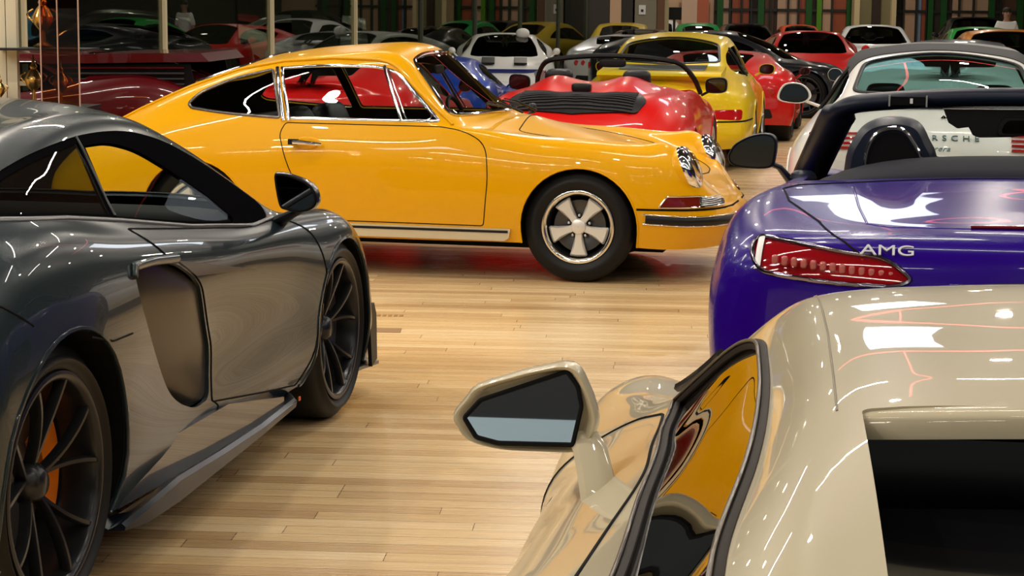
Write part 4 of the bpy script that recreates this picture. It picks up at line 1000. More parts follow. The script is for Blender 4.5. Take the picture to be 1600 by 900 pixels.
def beige_supercar():
    Bp = paint('beige_paint', (.50, .44, .31), metal=.0, rough=.35)
    root = thing('wedge_supercar', 'beige low supercar in the right foreground seen over its roof and left door mirror', 'car', (1.0431, 3.7636, 0), math.radians(81.5))
    K = Kit(root, net_wedge())
    K.arch('arch', -2.62, .345, .37, .2); K.arch('arch', 0.0, .335, .37, .19)
    gl = [(-2.62,.985,.03),(-2.62,1.015,.02),(-2.44,1.055,.05),(-2.08,1.078,.2),(-1.7,1.081,.2),(-1.40,1.078,.12),(-1.26,1.052,.06),(-1.13,1.005,.1),(-1.0,.940,.06),(-.92,.897,.02),(-1.0,.898,.03),(-1.45,.925,.2),(-1.9,.945,.2),(-2.3,.955,.1)]
    Lg = K.loop('glass', gl, box=(-2.9, -.8, .4, .75, .85, 1.13))
    Lw = K.loop('wglass', [(-1.27,0),(-1.25,.30,.1),(-1.20,.44,.06),(-1.0,.53,.15),(-.68,.60,.06),(-.56,.45,.1),(-.48,.22,.1),(-.46,0)], 'xy', box=(-1.5, -.3, -1, .7, .75, 1.2))
    K.loop('lid', [(-2.10,0),(-2.10,.412,.01),(-2.5,.400),(-3.0,.34,.05),(-3.05,0)], 'xy', box=(-3.15, -1.9, -1, .5, .8, 1.2))
    Lo = K.loop('door', [(-1.98,.90,.03),(-1.92,.60,.2),(-1.60,.24,.05),(-.52,.24,.05),(-.44,.45,.1),(-.50,.66,.08),(-.74,.83,.06),(-.90,.875,.02),(-1.45,.905,.1)], box=(-2.2, -.3, .5, 1.1, .2, .93))
    K.cut(130, 64)
    K.skin('body', 'body', Bp, M_MATTE)
    gm = glassmat('side_glass_reflective', (.10, .11, .11), .30)
    rub = mat('brown_black_rubber', (.020, .015, .013), .55, spec=.12)
    for sd in (1, -1):
        d = K.skin('door', 'door', Bp, M_MATTE, sides=(sd,)); K.strip('door_seam', Lo, .0028, M_MATTE, 0, sides=(sd,), parent=d)
        K.skin('glass', 'door_window', gm, gm, sides=(sd,), both=False, off=-.003)
        K.strip('window_seal', Lg, .0085, rub, .001, flat=.7, sides=(sd,), n=8); K.strip('window_trim', Lg, .0025, mat('warm_trim', (.12, .10, .08), .3, .5), .009, sides=(sd,))
        K.strip('roof_seam', K.loop(None, [(-1.22,.455),(-1.40,.447),(-1.7,.438),(-2.09,.434)], 'xy', box=(-2.3, -1.1, .3, .6, 1.0, 1.2), closed=False), .0012, mat('seam_beige', (.20, .17, .12), .5), 0, closed=False, sides=(sd,))
        K.strip('wiper', K.loop(None, [(-1.02,.575),(-.86,.62),(-.72,.66)], 'xy', box=(-1.3, -.5, .3, .75, .75, 1.2), closed=False), .008, M_BLK, .014, closed=False, sides=(sd,))
    K.skin('wglass', 'windscreen', M_GLD, M_GLD, both=False, off=-.004)
    P, N = half_closed(K, Lw, .001); q = MB(); q.tube(P, .009, 6, True, .6, N); q.build('windscreen_seal', M_BLK, root)
    # roof trailing lip and the dark engine cover below it
    V = []; F = []; cols = 20; prof = [(-2.085,.003),(-2.11,.002),(-2.128,-.001),(-2.132,-.005),(-2.132,-.023),(-2.10,-.026)]
    for j in range(cols+1):
        s = -1+2*j/cols; y = .412*s; zc = 1.152 - .016*abs(s)**2.6 
        for x, dz in prof: V.append((x + .02*(abs(s)**6), y, zc+dz))
    m_ = len(prof)
    for j in range(cols):
        for i in range(m_): F.append((j*m_+i, j*m_+(i+1) % m_, (j+1)*m_+(i+1) % m_, (j+1)*m_+i))
    F += [tuple(range(m_)), tuple(cols*m_+i for i in range(m_))]
    q = MB(); q.add(V, F); q.build('roof_lip', Bp, root, ang=50)
    lid = bpy.data.objects.new('engine_cover', None); COL.objects.link(lid); lid.parent = root
    V = []; F = []
    for i in range(9):
        x = -2.12 - .11*i; w = .408 - .012*i
        for j in range(13):
            s = -1+2*j/12; V.append((x, w*s, 1.06 - .020*i - .01*s*s))
    for i in range(8):
        for j in range(12): a = i*13+j; F.append((a, a+1, a+14, a+13))
    mesh('cover_glass', V, F, mat('black_gloss_glass', (.006, .006, .007), .08, 0, .6), lid)
    out = [(.956,.927),(.938,.952),(.922,.970),(.871,.988),(.830,1.000),(.798,1.006),(.778,1.000),(.764,.975),(.756,.955),(.750,.926),(.760,.897),(.778,.881),(.83,.879),(.888,.880),(.932,.890),(.950,.908)]
    glass = [(.939,.926),(.916,.952),(.793,.997),(.777,.976),(.771,.949),(.782,.894),(.889,.892),(.921,.899)]
    door_mirror(root, -1.22, out, Bp, .11, glass=glass, gm=mat('pale_mirror', (.75, .85, .95), .01, 1.), r=.004, tilt=7.6, stalk=[(-1.20,.770,.90,.026),(-1.22,.757,.885,.027),(-1.25,.745,.852,.028),(-1.28,.735,.825,.030),(-1.29,.72,.80,.03)])
    cabin(root, -2.0, -.7, .60, .25, .80, M_MATTE, -.80)
    for y in (.34, -.34): seat(root, -1.55, y, .25, M_BLK, h=.52, w=.44, lean=.38)
    K.wells(M_MATTE, .3); K.archx = [(-2.62, .42, .55), (0, .42, .55)]; underbody(root, K, M_MATTE)
    dk = MATS['black_alloy']
    for sd in (1, -1):
        wheel(root, 0, .80*sd, .335, .335, .245, .256, 'dark', sd, dk); wheel(root, -2.62, .79*sd, .345, .345, .30, .262, 'dark', sd, dk)
    return root, K
# ================================================================ room furniture and far wall
def PX(px, D): return (px-800)/3000*D
def far_wall():
    gr = mat('green_frame', (.008, .09, .012), .45); lg = mat('lime_frame', (.08, .26, .01), .45); bk = mat('black_bar', (.015, .018, .015), .5)
    Dw = 50.9
    n = 0
    def window(x0, x1, greens, limes, bars, panes, nm):
        root = bpy.data.objects.new(nm, None); COL.objects.link(root); root.location = (PX((x0+x1)/2, Dw), Dw, 0); root['kind'] = 'structure'
        cx = PX((x0+x1)/2, Dw); w = PX(x1, Dw)-PX(x0, Dw)
        b = MB(); b.box((0, .02, 1.9), (w, .04, 3.0)); b.build('glazing', mat('pane_dark', (.05, .04, .035), .1), root, False)
        for (a, c, col) in panes:
            b = MB(); b.box(((PX(a, Dw)+PX(c, Dw))/2-cx, -.01, 1.9), (PX(c, Dw)-PX(a, Dw), .03, 2.9)); b.build('pane', mat('pane_%s' % col, {'peach': (.50, .33, .22), 'rust': (.30, .07, .03), 'blue': (.20, .28, .40), 'brown': (.10, .05, .03), 'white': (.75, .72, .68)}[col], .5), root, False)
        for g, mm, wd in [(g, gr, .16) for g in greens] + [(g, lg, .13) for g in limes] + [(g, bk, .05) for g in bars]:
            b = MB(); b.box((PX(g, Dw)-cx, -.06, 1.9), (wd, .08, 3.0)); b.build('frame_post', mm, root, False)
        for z in (1.64, 2.4, .6):
            b = MB(); b.box((0, -.05, z), (w, .07, .07)); b.build('frame_rail', bk, root, False)
    window(1108, 1205, [1117, 1180], [], [1132, 1150, 1165, 1195], [(1120, 1133, 'peach'), (1136, 1162, 'rust'), (1186, 1200, 'brown')], 'window_1')
    window(1206, 1323, [1254, 1317], [1270], [1222, 1238, 1290], [(1206, 1222, 'peach'), (1223, 1238, 'peach'), (1239, 1250, 'rust'), (1276, 1290, 'peach'), (1291, 1312, 'rust')], 'window_2')
    window(1390, 1475, [1441, 1462], [], [1400, 1420, 1436], [(1401, 1419, 'peach'), (1421, 1428, 'blue'), (1429, 1437, 'rust')], 'window_3')
    window(1476, 1600, [1536, 1580], [], [1486, 1508, 1550], [(1476, 1485, 'peach'), (1487, 1507, 'peach'), (1509, 1531, 'peach'), (1552, 1575, 'brown')], 'window_4')
    # columns between the windows and beside the passage
    cr = mat('cream_column', (.62, .52, .30), .6); ol = mat('olive_plaster', (.22, .20, .10), .7)
    def column(px, w, D, m, nm='trim_1'):
        b = MB(); b.box((PX(px, D), D, CEIL/2), (w, .4, CEIL)); return tag(b.build(nm, m, None, False), kind='structure')
    column(1327, .14, 50.4, cr); column(1341, .34, 50.6, ol, 'trim_2'); column(1357, .22, 50.5, mat('brown_post', (.035, .018, .012), .6), 'trim_3'); column(1372, .30, 50.6, ol, 'trim_4'); column(1384, .12, 50.4, cr, 'trim_5')
    column(930, .5, 45.2, mat('dark_umber', (.03, .025, .022), .6), 'trim_10'); column(1000, .56, 46.0, mat('grey_beige', (.24, .21, .16), .7), 'trim_6'); column(975, .30, 46.0, mat('dark_umber', (.03, .025, .022), .6), 'trim_7'); column(1025, .18, 46.0, mat('red_brown', (.16, .07, .04), .6), 'trim_8'); column(1034, .10, 46.2, cr, 'trim_9')
    b = MB(); b.box((0, 0, 0), (.16, .02, .22)); o = b.build('notice', M_WHT, None, False); o.location = (PX(997, 45.79), 45.79, 1.60); tag(o, 'small white paper notice on the grey-beige column at the back', 'notice')
    b = MB(); b.box((0, 0, 0), (.06, .006, .06)); b.build('printed_square', M_GRY, o, False).location = (0, -.012, -.02)
    t = thing('wall_monitor', 'dark television screen against the peach wall right of the grey-beige column', 'monitor', (PX(1047, 47), 47, 0))
    b = MB(); b.box((0, 0, 1.52), (.34, .06, .30)); b.build('screen', M_BLK, t, False); b = MB(); b.box((0, .03, .70), (.06, .06, 1.4)); b.box((0, .03, .02), (.4, .3, .04)); b.build('stand', M_GRY, t, False)
    for px, w, c, lb in ((1070, .40, (.62, .42, .30), 'plain peach display board beside the dark television'), (1091, .30, (.45, .12, .06), 'red patterned poster board left of the first green window')):
        b = MB(); b.box((0, 0, 1.1), (w, .04, 2.2)); o = b.build('display_board', mat('board_%d' % px, c, .6), None, False); o.location = (PX(px, 50.6), 50.6, 0); tag(o, lb, 'board')
def partition():
    # the glass wall runs back to the right, parallel with the rows of cars
    g = glassmat('partition_glass', (.50, .55, .47), .06)
    fr = mat('cream_mullion', (.60, .53, .36), .4); dm = mat('dark_mullion', (.05, .06, .04), .5)
    P = [(-4.12 + .262*d, 22.7 + d) for d in (-19.2, -16.0, -12.8, -9.6, -6.4, -3.2, 0, 3.25, 6.5, 9.7, 12.9, 16.1, 19.3, 22.0)]
    for i in range(len(P)-1):
        (xa, ya), (xb, yb) = P[i], P[i+1]; L = math.hypot(xb-xa, yb-ya); a = math.atan2(yb-ya, xb-xa)
        root = bpy.data.objects.new('window_%d' % (i+5), None); COL.objects.link(root); root.location = (xa, ya, 0); root.rotation_euler = (0, 0, a); root['kind'] = 'structure'
        b = MB(); b.box((L/2, 0, CEIL/2), (L-.06, .012, CEIL)); b.build('pane', g, root, False)
        b = MB(); b.box((L, 0, CEIL/2), (.05, .09, CEIL)); b.build('mullion', fr if i < 8 else dm, root, False)
    # dark leaning display panels in the gallery
    for k, (p0, p1, q0, q1, D2, lb) in enumerate(((300, 368, 318, 372, 27.0, 'dark grey leaning display panel, widest, behind the second glass bay'), (455, 528, 463, 515, 30.4, 'dark grey tapering display panel behind the third glass bay'), (570, 625, 585, 622, 33.5, 'dark tapering display panel behind the fourth glass bay'))):
        t = thing('leaning_board', lb, 'board', (PX((p0+p1)/2, D2), D2, 0)); cx = PX((p0+p1)/2, D2)
        zt, zb = 2.6, .02
        def xx(a, b_, z): return PX(a, D2) + (PX(b_, D2)-PX(a, D2))*(1.7-z)/.9 - cx
        b = MB(); b.prism([(xx(p0, q0, zt), zt), (xx(p1, q1, zt), zt), (xx(p1, q1, .9), zb), (xx(p0, q0, .9), zb)], 0, .05); b.build('panel', mat('panel_grey', (.06, .065, .062), .35), t, False)
        b = MB(); b.tube([(xx(p1, q1, zt)+.02, 0, zt), (xx(p1, q1, .9)+.02, 0, zb)], .02, 6); b.build('edge_bar', M_BLK, t)
    # dark drapes and frames at the end of the gallery
    dr = mat('green_black_drape', (.025, .032, .018), .8); br = mat('maroon_post', (.06, .02, .02), .5)
    for k, (px, w, mm, D2, lb) in enumerate(((640, 1.1, dr, 39, 'left'), (740, 1.3, dr, 41, 'middle'), (868, 1.2, dr, 46.5, 'right'))):
        n = 24; V = []
        for j in range(n+1):
            x = -w/2 + w*j/n; V += [(x, .05*math.sin(j*1.9), 0.02), (x, .05*math.sin(j*1.9), 3.2)]
        o = mesh('drape', V, [(2*j, 2*j+2, 2*j+3, 2*j+1) for j in range(n)], mm, None, True); o.location = (PX(px, D2), D2, 0)
        md = o.modifiers.new('s', 'SOLIDIFY'); md.thickness = .015
        tag(o, {'left': 'leftmost dark green curtain in the gallery right of the tapering panels', 'middle': 'dark green curtain in the gallery above the windscreen of the yellow coupe', 'right': 'rightmost dark green curtain beside the end of the glass partition'}[lb], 'curtain')
    rnd = random.Random(4)
    # brass instruments and lamps on stands in the gallery
    brass = mat('brass', (.65, .42, .14), .25, 1.)
    def trophy(x, y, s, lb, cat='trophy', z=0):
        t = thing('brass_vase' if cat == 'vase' else 'brass_lamp', lb, cat, (x, y, z))
        q = MB(); q.lathe([(.001,0),(.09*s,0),(.10*s,.02*s),(.03*s,.06*s),(.025*s,.16*s),(.09*s,.24*s),(.11*s,.32*s),(.07*s,.40*s),(.035*s,.44*s)], 28, 'z'); q.build('body', brass, t)
        q = MB(); q.lathe([(.035*s,.44*s),(.05*s,.47*s),(.02*s,.52*s),(.012*s,.60*s),(.001,.62*s)], 20, 'z'); q.build('finial', brass, t)
        q = MB()
        for a in (0, PI):
            q2 = MB(); q2.tube(crspline([(math.cos(a)*.09*s, 0, .26*s), (math.cos(a)*.16*s, 0, .34*s), (math.cos(a)*.10*s, 0, .40*s)], 5), .010*s, 6); q2.build('handle', brass, t)
        return t
    # glass cabinet at the far left
    Dc = 13.4
    cab = thing('display_case', 'tall glass display case with cream steel frame at the left edge', 'display case', (PX(70, Dc), Dc, 0))
    cx = PX(70, Dc)
    for px in (5, 22):
        b = MB(); b.box((PX(px, Dc)-cx, 0, 1.3), (.07, .07, 2.6)); b.build('post', M_CREAM, cab, False)
    b = MB(); b.box((PX(-10, Dc)-cx, .02, 1.28), (.28, .03, .12)); b.build('bracket', M_CREAM, cab, False)
    b = MB(); b.box((PX(0, Dc)-cx, .02, .98), (.4, .03, .03)); b.build('bracket', M_CREAM, cab, False)
    for px in (79, 105, 137):
        b = MB(); b.box((PX(px, Dc)-cx, -.25, 1.3), (.008, .012, 2.6)); b.build('glass_edge', mat('glass_edge_pink', (.45, .30, .24), .2), cab, False)
    b = MB(); b.box((PX(108, Dc)-cx, -.25, 1.3), (PX(137, Dc)-PX(79, Dc), .008, 2.6)); b.build('glass_front', glassmat('amber_glass', (.62, .36, .20), -.03), cab, False)
    b = MB(); b.box((PX(75, Dc)-cx, 0, .82), (.62, .55, .02)); b.box((PX(75, Dc)-cx, 0, 1.22), (.62, .5, .015)); b.build('shelf', M_BLK, cab, False)
    b = MB(); b.box((PX(75, Dc)-cx, 0, .40), (.62, .55, .80)); b.build('plinth', M_BLK, cab, False)
    trophy(PX(54, Dc), Dc-.02, .56, 'brass oil lamp, lower left on the shelf of the display case', 'lamp', .835)
    trophy(PX(72, Dc), Dc-.05, .66, 'brass urn with finial on the upper shelf of the display case', 'vase', 1.23)
    trophy(PX(12, Dc), Dc-.20, .36, 'small brass pot at the left edge beside the cream post', 'vase', .835)
    trophy(PX(92, Dc), Dc+.05, .50, 'small brass vase at the right end of the lower shelf', 'vase', .835)
def man():
    t_mat = mat('white_shirt', (.78, .78, .80), .7); sk = mat('skin', (.35, .20, .14), .5)
    y = 41.0
    x = PX(1561, y)
    B = Vector((x, y, 0))
    J = {'pel': (0, 0, .93, .15), 'bel': (0, 0, 1.08, .15), 'chest': (0, 0, 1.27, .17), 'neck0': (0, 0, 1.40, .10), 'neck': (0, 0, 1.455, .055), 'h1': (0, -.02, 1.53, .075), 'h2': (0, -.01, 1.62, .085), 'h3': (0, 0, 1.67, .05),
         'shL': (.17, 0, 1.37, .065), 'elL': (.25, .02, 1.10, .045), 'wrL': (.22, -.14, .90, .032), 'haL': (.21, -.20, .84, .035),
         'shR': (-.17, 0, 1.37, .065), 'elR': (-.25, .02, 1.10, .045), 'wrR': (-.22, -.14, .90, .032), 'haR': (-.21, -.20, .84, .035),
         'hiL': (.09, 0, .86, .11), 'knL': (.11, -.01, .48, .065), 'anL': (.12, .02, .09, .045), 'toL': (.13, -.14, .04, .04),
         'hiR': (-.09, 0, .86, .11), 'knR': (-.11, -.01, .48, .065), 'anR': (-.12, .02, .09, .045), 'toR': (-.13, -.14, .04, .04)}
    E = [('pel', 'bel'), ('bel', 'chest'), ('chest', 'neck0'), ('neck0', 'neck'), ('neck', 'h1'), ('h1', 'h2'), ('h2', 'h3'), ('chest', 'shL'), ('shL', 'elL'), ('elL', 'wrL'), ('wrL', 'haL'), ('chest', 'shR'), ('shR', 'elR'), ('elR', 'wrR'), ('wrR', 'haR'), ('pel', 'hiL'), ('hiL', 'knL'), ('knL', 'anL'), ('anL', 'toL'), ('pel', 'hiR'), ('hiR', 'knR'), ('knR', 'anR'), ('anR', 'toR')]
    root = thing('person', 'man with short dark hair in a white shirt standing among the far cars', 'person', (x, y, 0))
    def skinned(name, J, E, m, grow=0, rootv=0):
        ks = list(J); me = bpy.data.meshes.new(name); me.from_pydata([J[k][:3] for k in ks], [(ks.index(a), ks.index(b)) for a, b in E], [])
        me.materials.append(m); o = link(name, me, root); md = o.modifiers.new('skin', 'SKIN'); md.use_smooth_shade = True
        for i, k in enumerate(ks): v = me.skin_vertices[0].data[i]; r = J[k][3]+grow; v.radius = (r, r*(.72 if k in ('pel', 'bel', 'chest', 'neck0') else 1)); v.use_root = (i == rootv)
        s = o.modifiers.new('sub', 'SUBSURF'); s.levels = s.render_levels = 2; return o
    # five fingers per hand
    for sd in ('L', 'R'):
        s = 1 if sd == 'L' else -1; h = J['ha'+sd]
        for k, (dx, ln) in enumerate(((-.024, .060), (-.008, .072), (.008, .068), (.024, .052))):
            a = 'f%d%s' % (k, sd); J[a] = (h[0]+dx*.9, h[1]-.045, h[2]-.03, .010); J[a+'t'] = (h[0]+dx, h[1]-.045-ln*.6, h[2]-.03-ln*.7, .008); E += [('ha'+sd, a), (a, a+'t')]
        J['th'+sd] = (h[0]-s*.05, h[1]-.03, h[2]+.005, .010); J['tht'+sd] = (h[0]-s*.06, h[1]-.07, h[2]-.02, .009); E += [('ha'+sd, 'th'+sd), ('th'+sd, 'tht'+sd)]
    skinned('body', J, E, sk)
    T = {k: J[k] for k in ('bel', 'chest', 'neck0', 'shL', 'elL', 'shR', 'elR')}; T['hem'] = (0, 0, .92, .16)
    skinned('shirt', T, [('hem', 'bel'), ('bel', 'chest'), ('chest', 'neck0'), ('chest', 'shL'), ('shL', 'elL'), ('chest', 'shR'), ('shR', 'elR')], t_mat, .018, 1)
    Lg = {k: J[k] for k in ('pel', 'hiL', 'knL', 'anL', 'hiR', 'knR', 'anR')}
    skinned('trousers', Lg, [('pel', 'hiL'), ('hiL', 'knL'), ('knL', 'anL'), ('pel', 'hiR'), ('hiR', 'knR'), ('knR', 'anR')], mat('dark_trousers', (.02, .022, .03), .8), .015)
    V, F = rbox((0, .012, 1.645), (.185, .205, .155), 1.0); b = MB(); b.add(V, F); b.build('hair', mat('dark_hair', (.02, .014, .010), .7), root, ang=80)
    for s in (1, -1):
        b = MB(); b.add(*rbox((s*.086, .0, 1.595), (.02, .045, .06), 1.)); b.build('ear', sk, root, ang=80)
        b = MB(); b.add(*rbox((s*.032, -.098, 1.605), (.026, .012, .014), 1.)); b.build('eye', M_BLK, root, ang=80)
    b = MB(); b.add(*rbox((0, -.108, 1.578), (.028, .035, .045), .9)); b.build('nose', sk, root, ang=80)
    b = MB(); b.add(*rbox((0, -.098, 1.540), (.05, .014, .012), .9)); b.build('mouth', mat('lips', (.25, .09, .07), .5), root, ang=80)
def floor_marks():
    g = thing('floor_vent', 'pair of small worn wooden vent slots set in the floor beside the grey supercar', 'floor vent', (0, 0, 0))
    m = mat('dark_wood', (.30, .17, .07), .6)
    # vents at pixel (605, 490) and (605, 513)
    for k, (X, Y) in enumerate(((-.62, 9.45), (-.60, 9.0))):
        for j in range(6 if k == 0 else 1):
            b = MB()
            if k == 0: b.box((X-.07+j*.028, Y, .001), (.018, .05, .003))
            else: b.box((X, Y, .001), (.15, .12, .003))
            b.build('slot', m, g, False)
far_wall(); partition(); man(); floor_marks()
def neon():
    m = mat('red_neon', (.9, .1, .1), .4, emit=(1, .12, .12), es=4)
    t = thing('neon_sign', 'thin red neon line hanging below the ceiling over the middle row', 'neon sign', (0, 0, 0))
    q = MB(); q.tube([(1.2, 18.4, 4.5), (6.2, 18.4, 4.5)], .016, 6); q.build('straight_tube', m, t)
    q = MB(); q.tube(crspline([(3.35, 18.3, 4.5), (3.0, 16.2, 4.5), (2.7, 14.4, 4.5), (2.75, 13.6, 4.5), (2.35, 12.8, 4.5), (2.0, 11.2, 4.5)], 5), .016, 6); q.build('crooked_tube', m, t)
    for x in (1.4, 3.5, 6.0):
        q = MB(); q.tube([(x, 18.4, 4.5), (x, 18.4, CEIL)], .008, 5); q.build('hanger', M_BLK, t)
neon()
# ================================================================ cars further back
def copy_tree(o, repl, parent=None):
    c = o.copy(); COL.objects.link(c)
    if parent is not None: c.parent = parent; c.matrix_parent_inverse = o.matrix_parent_inverse.copy()
    for k in ('label', 'category', 'group'):
        if parent is None and k in c: del c[k]
    if c.type == 'MESH':
        for s, so in zip(c.material_slots, o.material_slots):
            m = so.material
            if m in repl: s.link = 'OBJECT'; s.material = repl[m]
    for ch in list(o.children): copy_tree(ch, repl, c)
    return c
def place(o, x, y, deg, label, name=None, sc=(1, 1, 1), cat='car', group=None, z=0):
    if name: o.name = name
    o.location = (x, y, z); o.rotation_euler = (0, 0, math.radians(deg)); o.scale = sc
    return tag(o, label, cat, group)
def net_sedan():
    def st(x, R): return [(x, y, z) for (y, z) in R]
    return [list(r) for r in zip(*[
     [(-3.78,0,.28),(-3.84,0,.40),(-3.86,0,.56),(-3.84,0,.74),(-3.80,0,.88),(-3.76,0,.97),(-3.70,0,1.00),(-3.60,0,1.02),(-3.5,0,1.035),(-3.4,0,1.05)],
     [(-3.74,.48,.28),(-3.80,.50,.40),(-3.82,.50,.56),(-3.80,.49,.74),(-3.77,.47,.88),(-3.73,.44,.965),(-3.67,.38,1.0),(-3.58,.28,1.02),(-3.48,.15,1.035),(-3.38,0,1.05)],
     [(-3.55,.83,.27),(-3.60,.87,.40),(-3.61,.885,.56),(-3.60,.875,.74),(-3.57,.83,.88),(-3.53,.76,.955),(-3.46,.64,1.0),(-3.38,.48,1.03),(-3.3,.25,1.05),(-3.25,0,1.06)],
     st(-3.25,[(.88,.22),(.91,.36),(.925,.56),(.92,.76),(.865,.92),(.79,.985),(.68,1.03),(.52,1.085),(.28,1.115),(0,1.12)]),
     st(-2.85,[(.90,.2),(.93,.34),(.945,.56),(.94,.78),(.885,.93),(.815,1.0),(.67,1.14),(.52,1.22),(.28,1.255),(0,1.262)]),
     st(-2.40,[(.90,.2),(.925,.33),(.935,.55),(.93,.78),(.885,.92),(.82,1.0),(.64,1.27),(.50,1.34),(.27,1.37),(0,1.375)]),
     st(-1.90,[(.89,.2),(.915,.32),(.925,.54),(.925,.77),(.885,.91),(.82,.99),(.635,1.31),(.50,1.385),(.27,1.415),(0,1.42)]),
     st(-1.40,[(.89,.2),(.915,.32),(.922,.53),(.922,.75),(.88,.895),(.82,.97),(.65,1.27),(.52,1.355),(.28,1.39),(0,1.397)]),
     st(-1.02,[(.89,.2),(.915,.32),(.92,.52),(.92,.74),(.878,.882),(.825,.95),(.71,1.12),(.56,1.21),(.30,1.25),(0,1.26)]),
     st(-.68,[(.89,.2),(.915,.32),(.922,.52),(.92,.73),(.875,.87),(.825,.915),(.76,.965),(.58,1.02),(.31,1.055),(0,1.065)]),
     st(-.42,[(.90,.2),(.92,.32),(.926,.52),(.92,.72),(.872,.855),(.815,.895),(.72,.905),(.54,.945),(.29,.965),(0,.97)]),
     st(0,[(.91,.2),(.93,.33),(.935,.52),(.925,.70),(.87,.83),(.80,.87),(.70,.88),(.53,.90),(.28,.915),(0,.92)]),
     st(.42,[(.89,.2),(.91,.32),(.915,.48),(.90,.64),(.84,.76),(.77,.805),(.66,.815),(.50,.83),(.27,.84),(0,.845)]),
     st(.72,[(.70,.2),(.74,.30),(.74,.44),(.72,.56),(.67,.65),(.61,.69),(.52,.71),(.39,.725),(.21,.735),(0,.74)]),
     [(.80,0,.2),(.86,0,.30),(.865,0,.44),(.85,0,.54),(.83,0,.60),(.81,0,.64),(.79,0,.66),(.77,0,.675),(.75,0,.685),(.73,0,.695)],
    ])]
PROTO = (.5, .5, .51)
def make_sedan():
    Pn = paint('sedan_paint', PROTO)
    root = thing('sedan', '', 'car')
    K = Kit(root, net_sedan())
    K.arch('arch', -2.85, .34, .37, .2); K.arch('arch', 0, .34, .37, .2)
    K.loop('sg', [(-3.02,1.03,.02),(-2.75,1.14,.1),(-2.40,1.245,.1),(-1.90,1.285,.1),(-1.45,1.255,.06),(-.80,.955,.03),(-1.4,.965,.1),(-2.2,1.01,.1)], box=(-3.2, -.5, .4, .9, .85, 1.35), step=.08)
    K.loop('wg', [(-1.38,0),(-1.35,.35,.1),(-1.30,.50,.05),(-.75,.68,.05),(-.56,.45,.1),(-.48,0)], 'xy', box=(-1.6, -.3, -1, .75, .9, 1.5), step=.08)
    K.loop('rg', [(-3.28,0),(-3.22,.50,.06),(-2.62,.46,.05),(-2.52,.3,.05),(-2.50,0)], 'xy', box=(-3.5, -2.2, -1, .75, 1.0, 1.5), step=.08)
    K.cut(58, 34)
    K.skin('body', 'body', Pn, M_MATTE, thick=.02)
    for sd in (1, -1): K.skin('sg', 'side_windows', M_GLD, M_GLD, sides=(sd,), both=False, off=-.004)
    K.skin('wg', 'windscreen', M_GLD, M_GLD, both=False, off=-.004); K.skin('rg', 'rear_window', M_GLD, M_GLD, both=False, off=-.004)
    hl = K.loop(None, [(.50,.66,.02),(.80,.66,.03),(.84,.58,.03),(.55,.56,.02)], 'yz', box=(.3, 1, .3, 1, .5, .75), step=.05); patch('headlamp', K, hl, mat('lamp_clear', (.5, .52, .55), .1, .5, 1.), off=.004, skirt=.008)
    gr = K.loop(None, [(0,.60),(.40,.60,.04),(.38,.40,.06),(0,.38)], 'yz', box=(.3, 1, -1, .8, .3, .7), step=.06); patch('grille', K, gr, M_BLK, off=.004, skirt=.008)
    tl = K.loop(None, [(.45,.88,.02),(.82,.86,.02),(.86,.76,.03),(.47,.78,.02)], 'yz', box=(-4, -3.4, .3, 1, .6, 1.), step=.05); patch('tail_lamp', K, tl, M_RED, off=.004, skirt=.008)
    K.wells(M_MATTE, .3); K.archx = [(-2.85, .42, .5), (0, .42, .5)]; underbody(root, K, M_MATTE)
    door_mirror(root, -.85, [(.90,.98),(.93,1.05),(1.0,1.07),(1.06,1.04),(1.06,.97),(.98,.95)], Pn, .10, stalk=[(-.80,.95,.96,.02),(-.78,.87,.93,.02)], gm=mat('black_mirror', (.05, .055, .06), .03, 1.))
    for sd in (1, -1):
        for x in (0, -2.85): wheel(root, x, .80*sd, .34, .34, .24, .25, 'five', sd, M_SILV)
    cabin(root, -3.0, -.7, .7, .3, .9, M_MATTE, -.8)
    for y in (.36, -.36): seat(root, -1.6, y, .35, M_BLK, h=.60, w=.48)
    return root, Pn
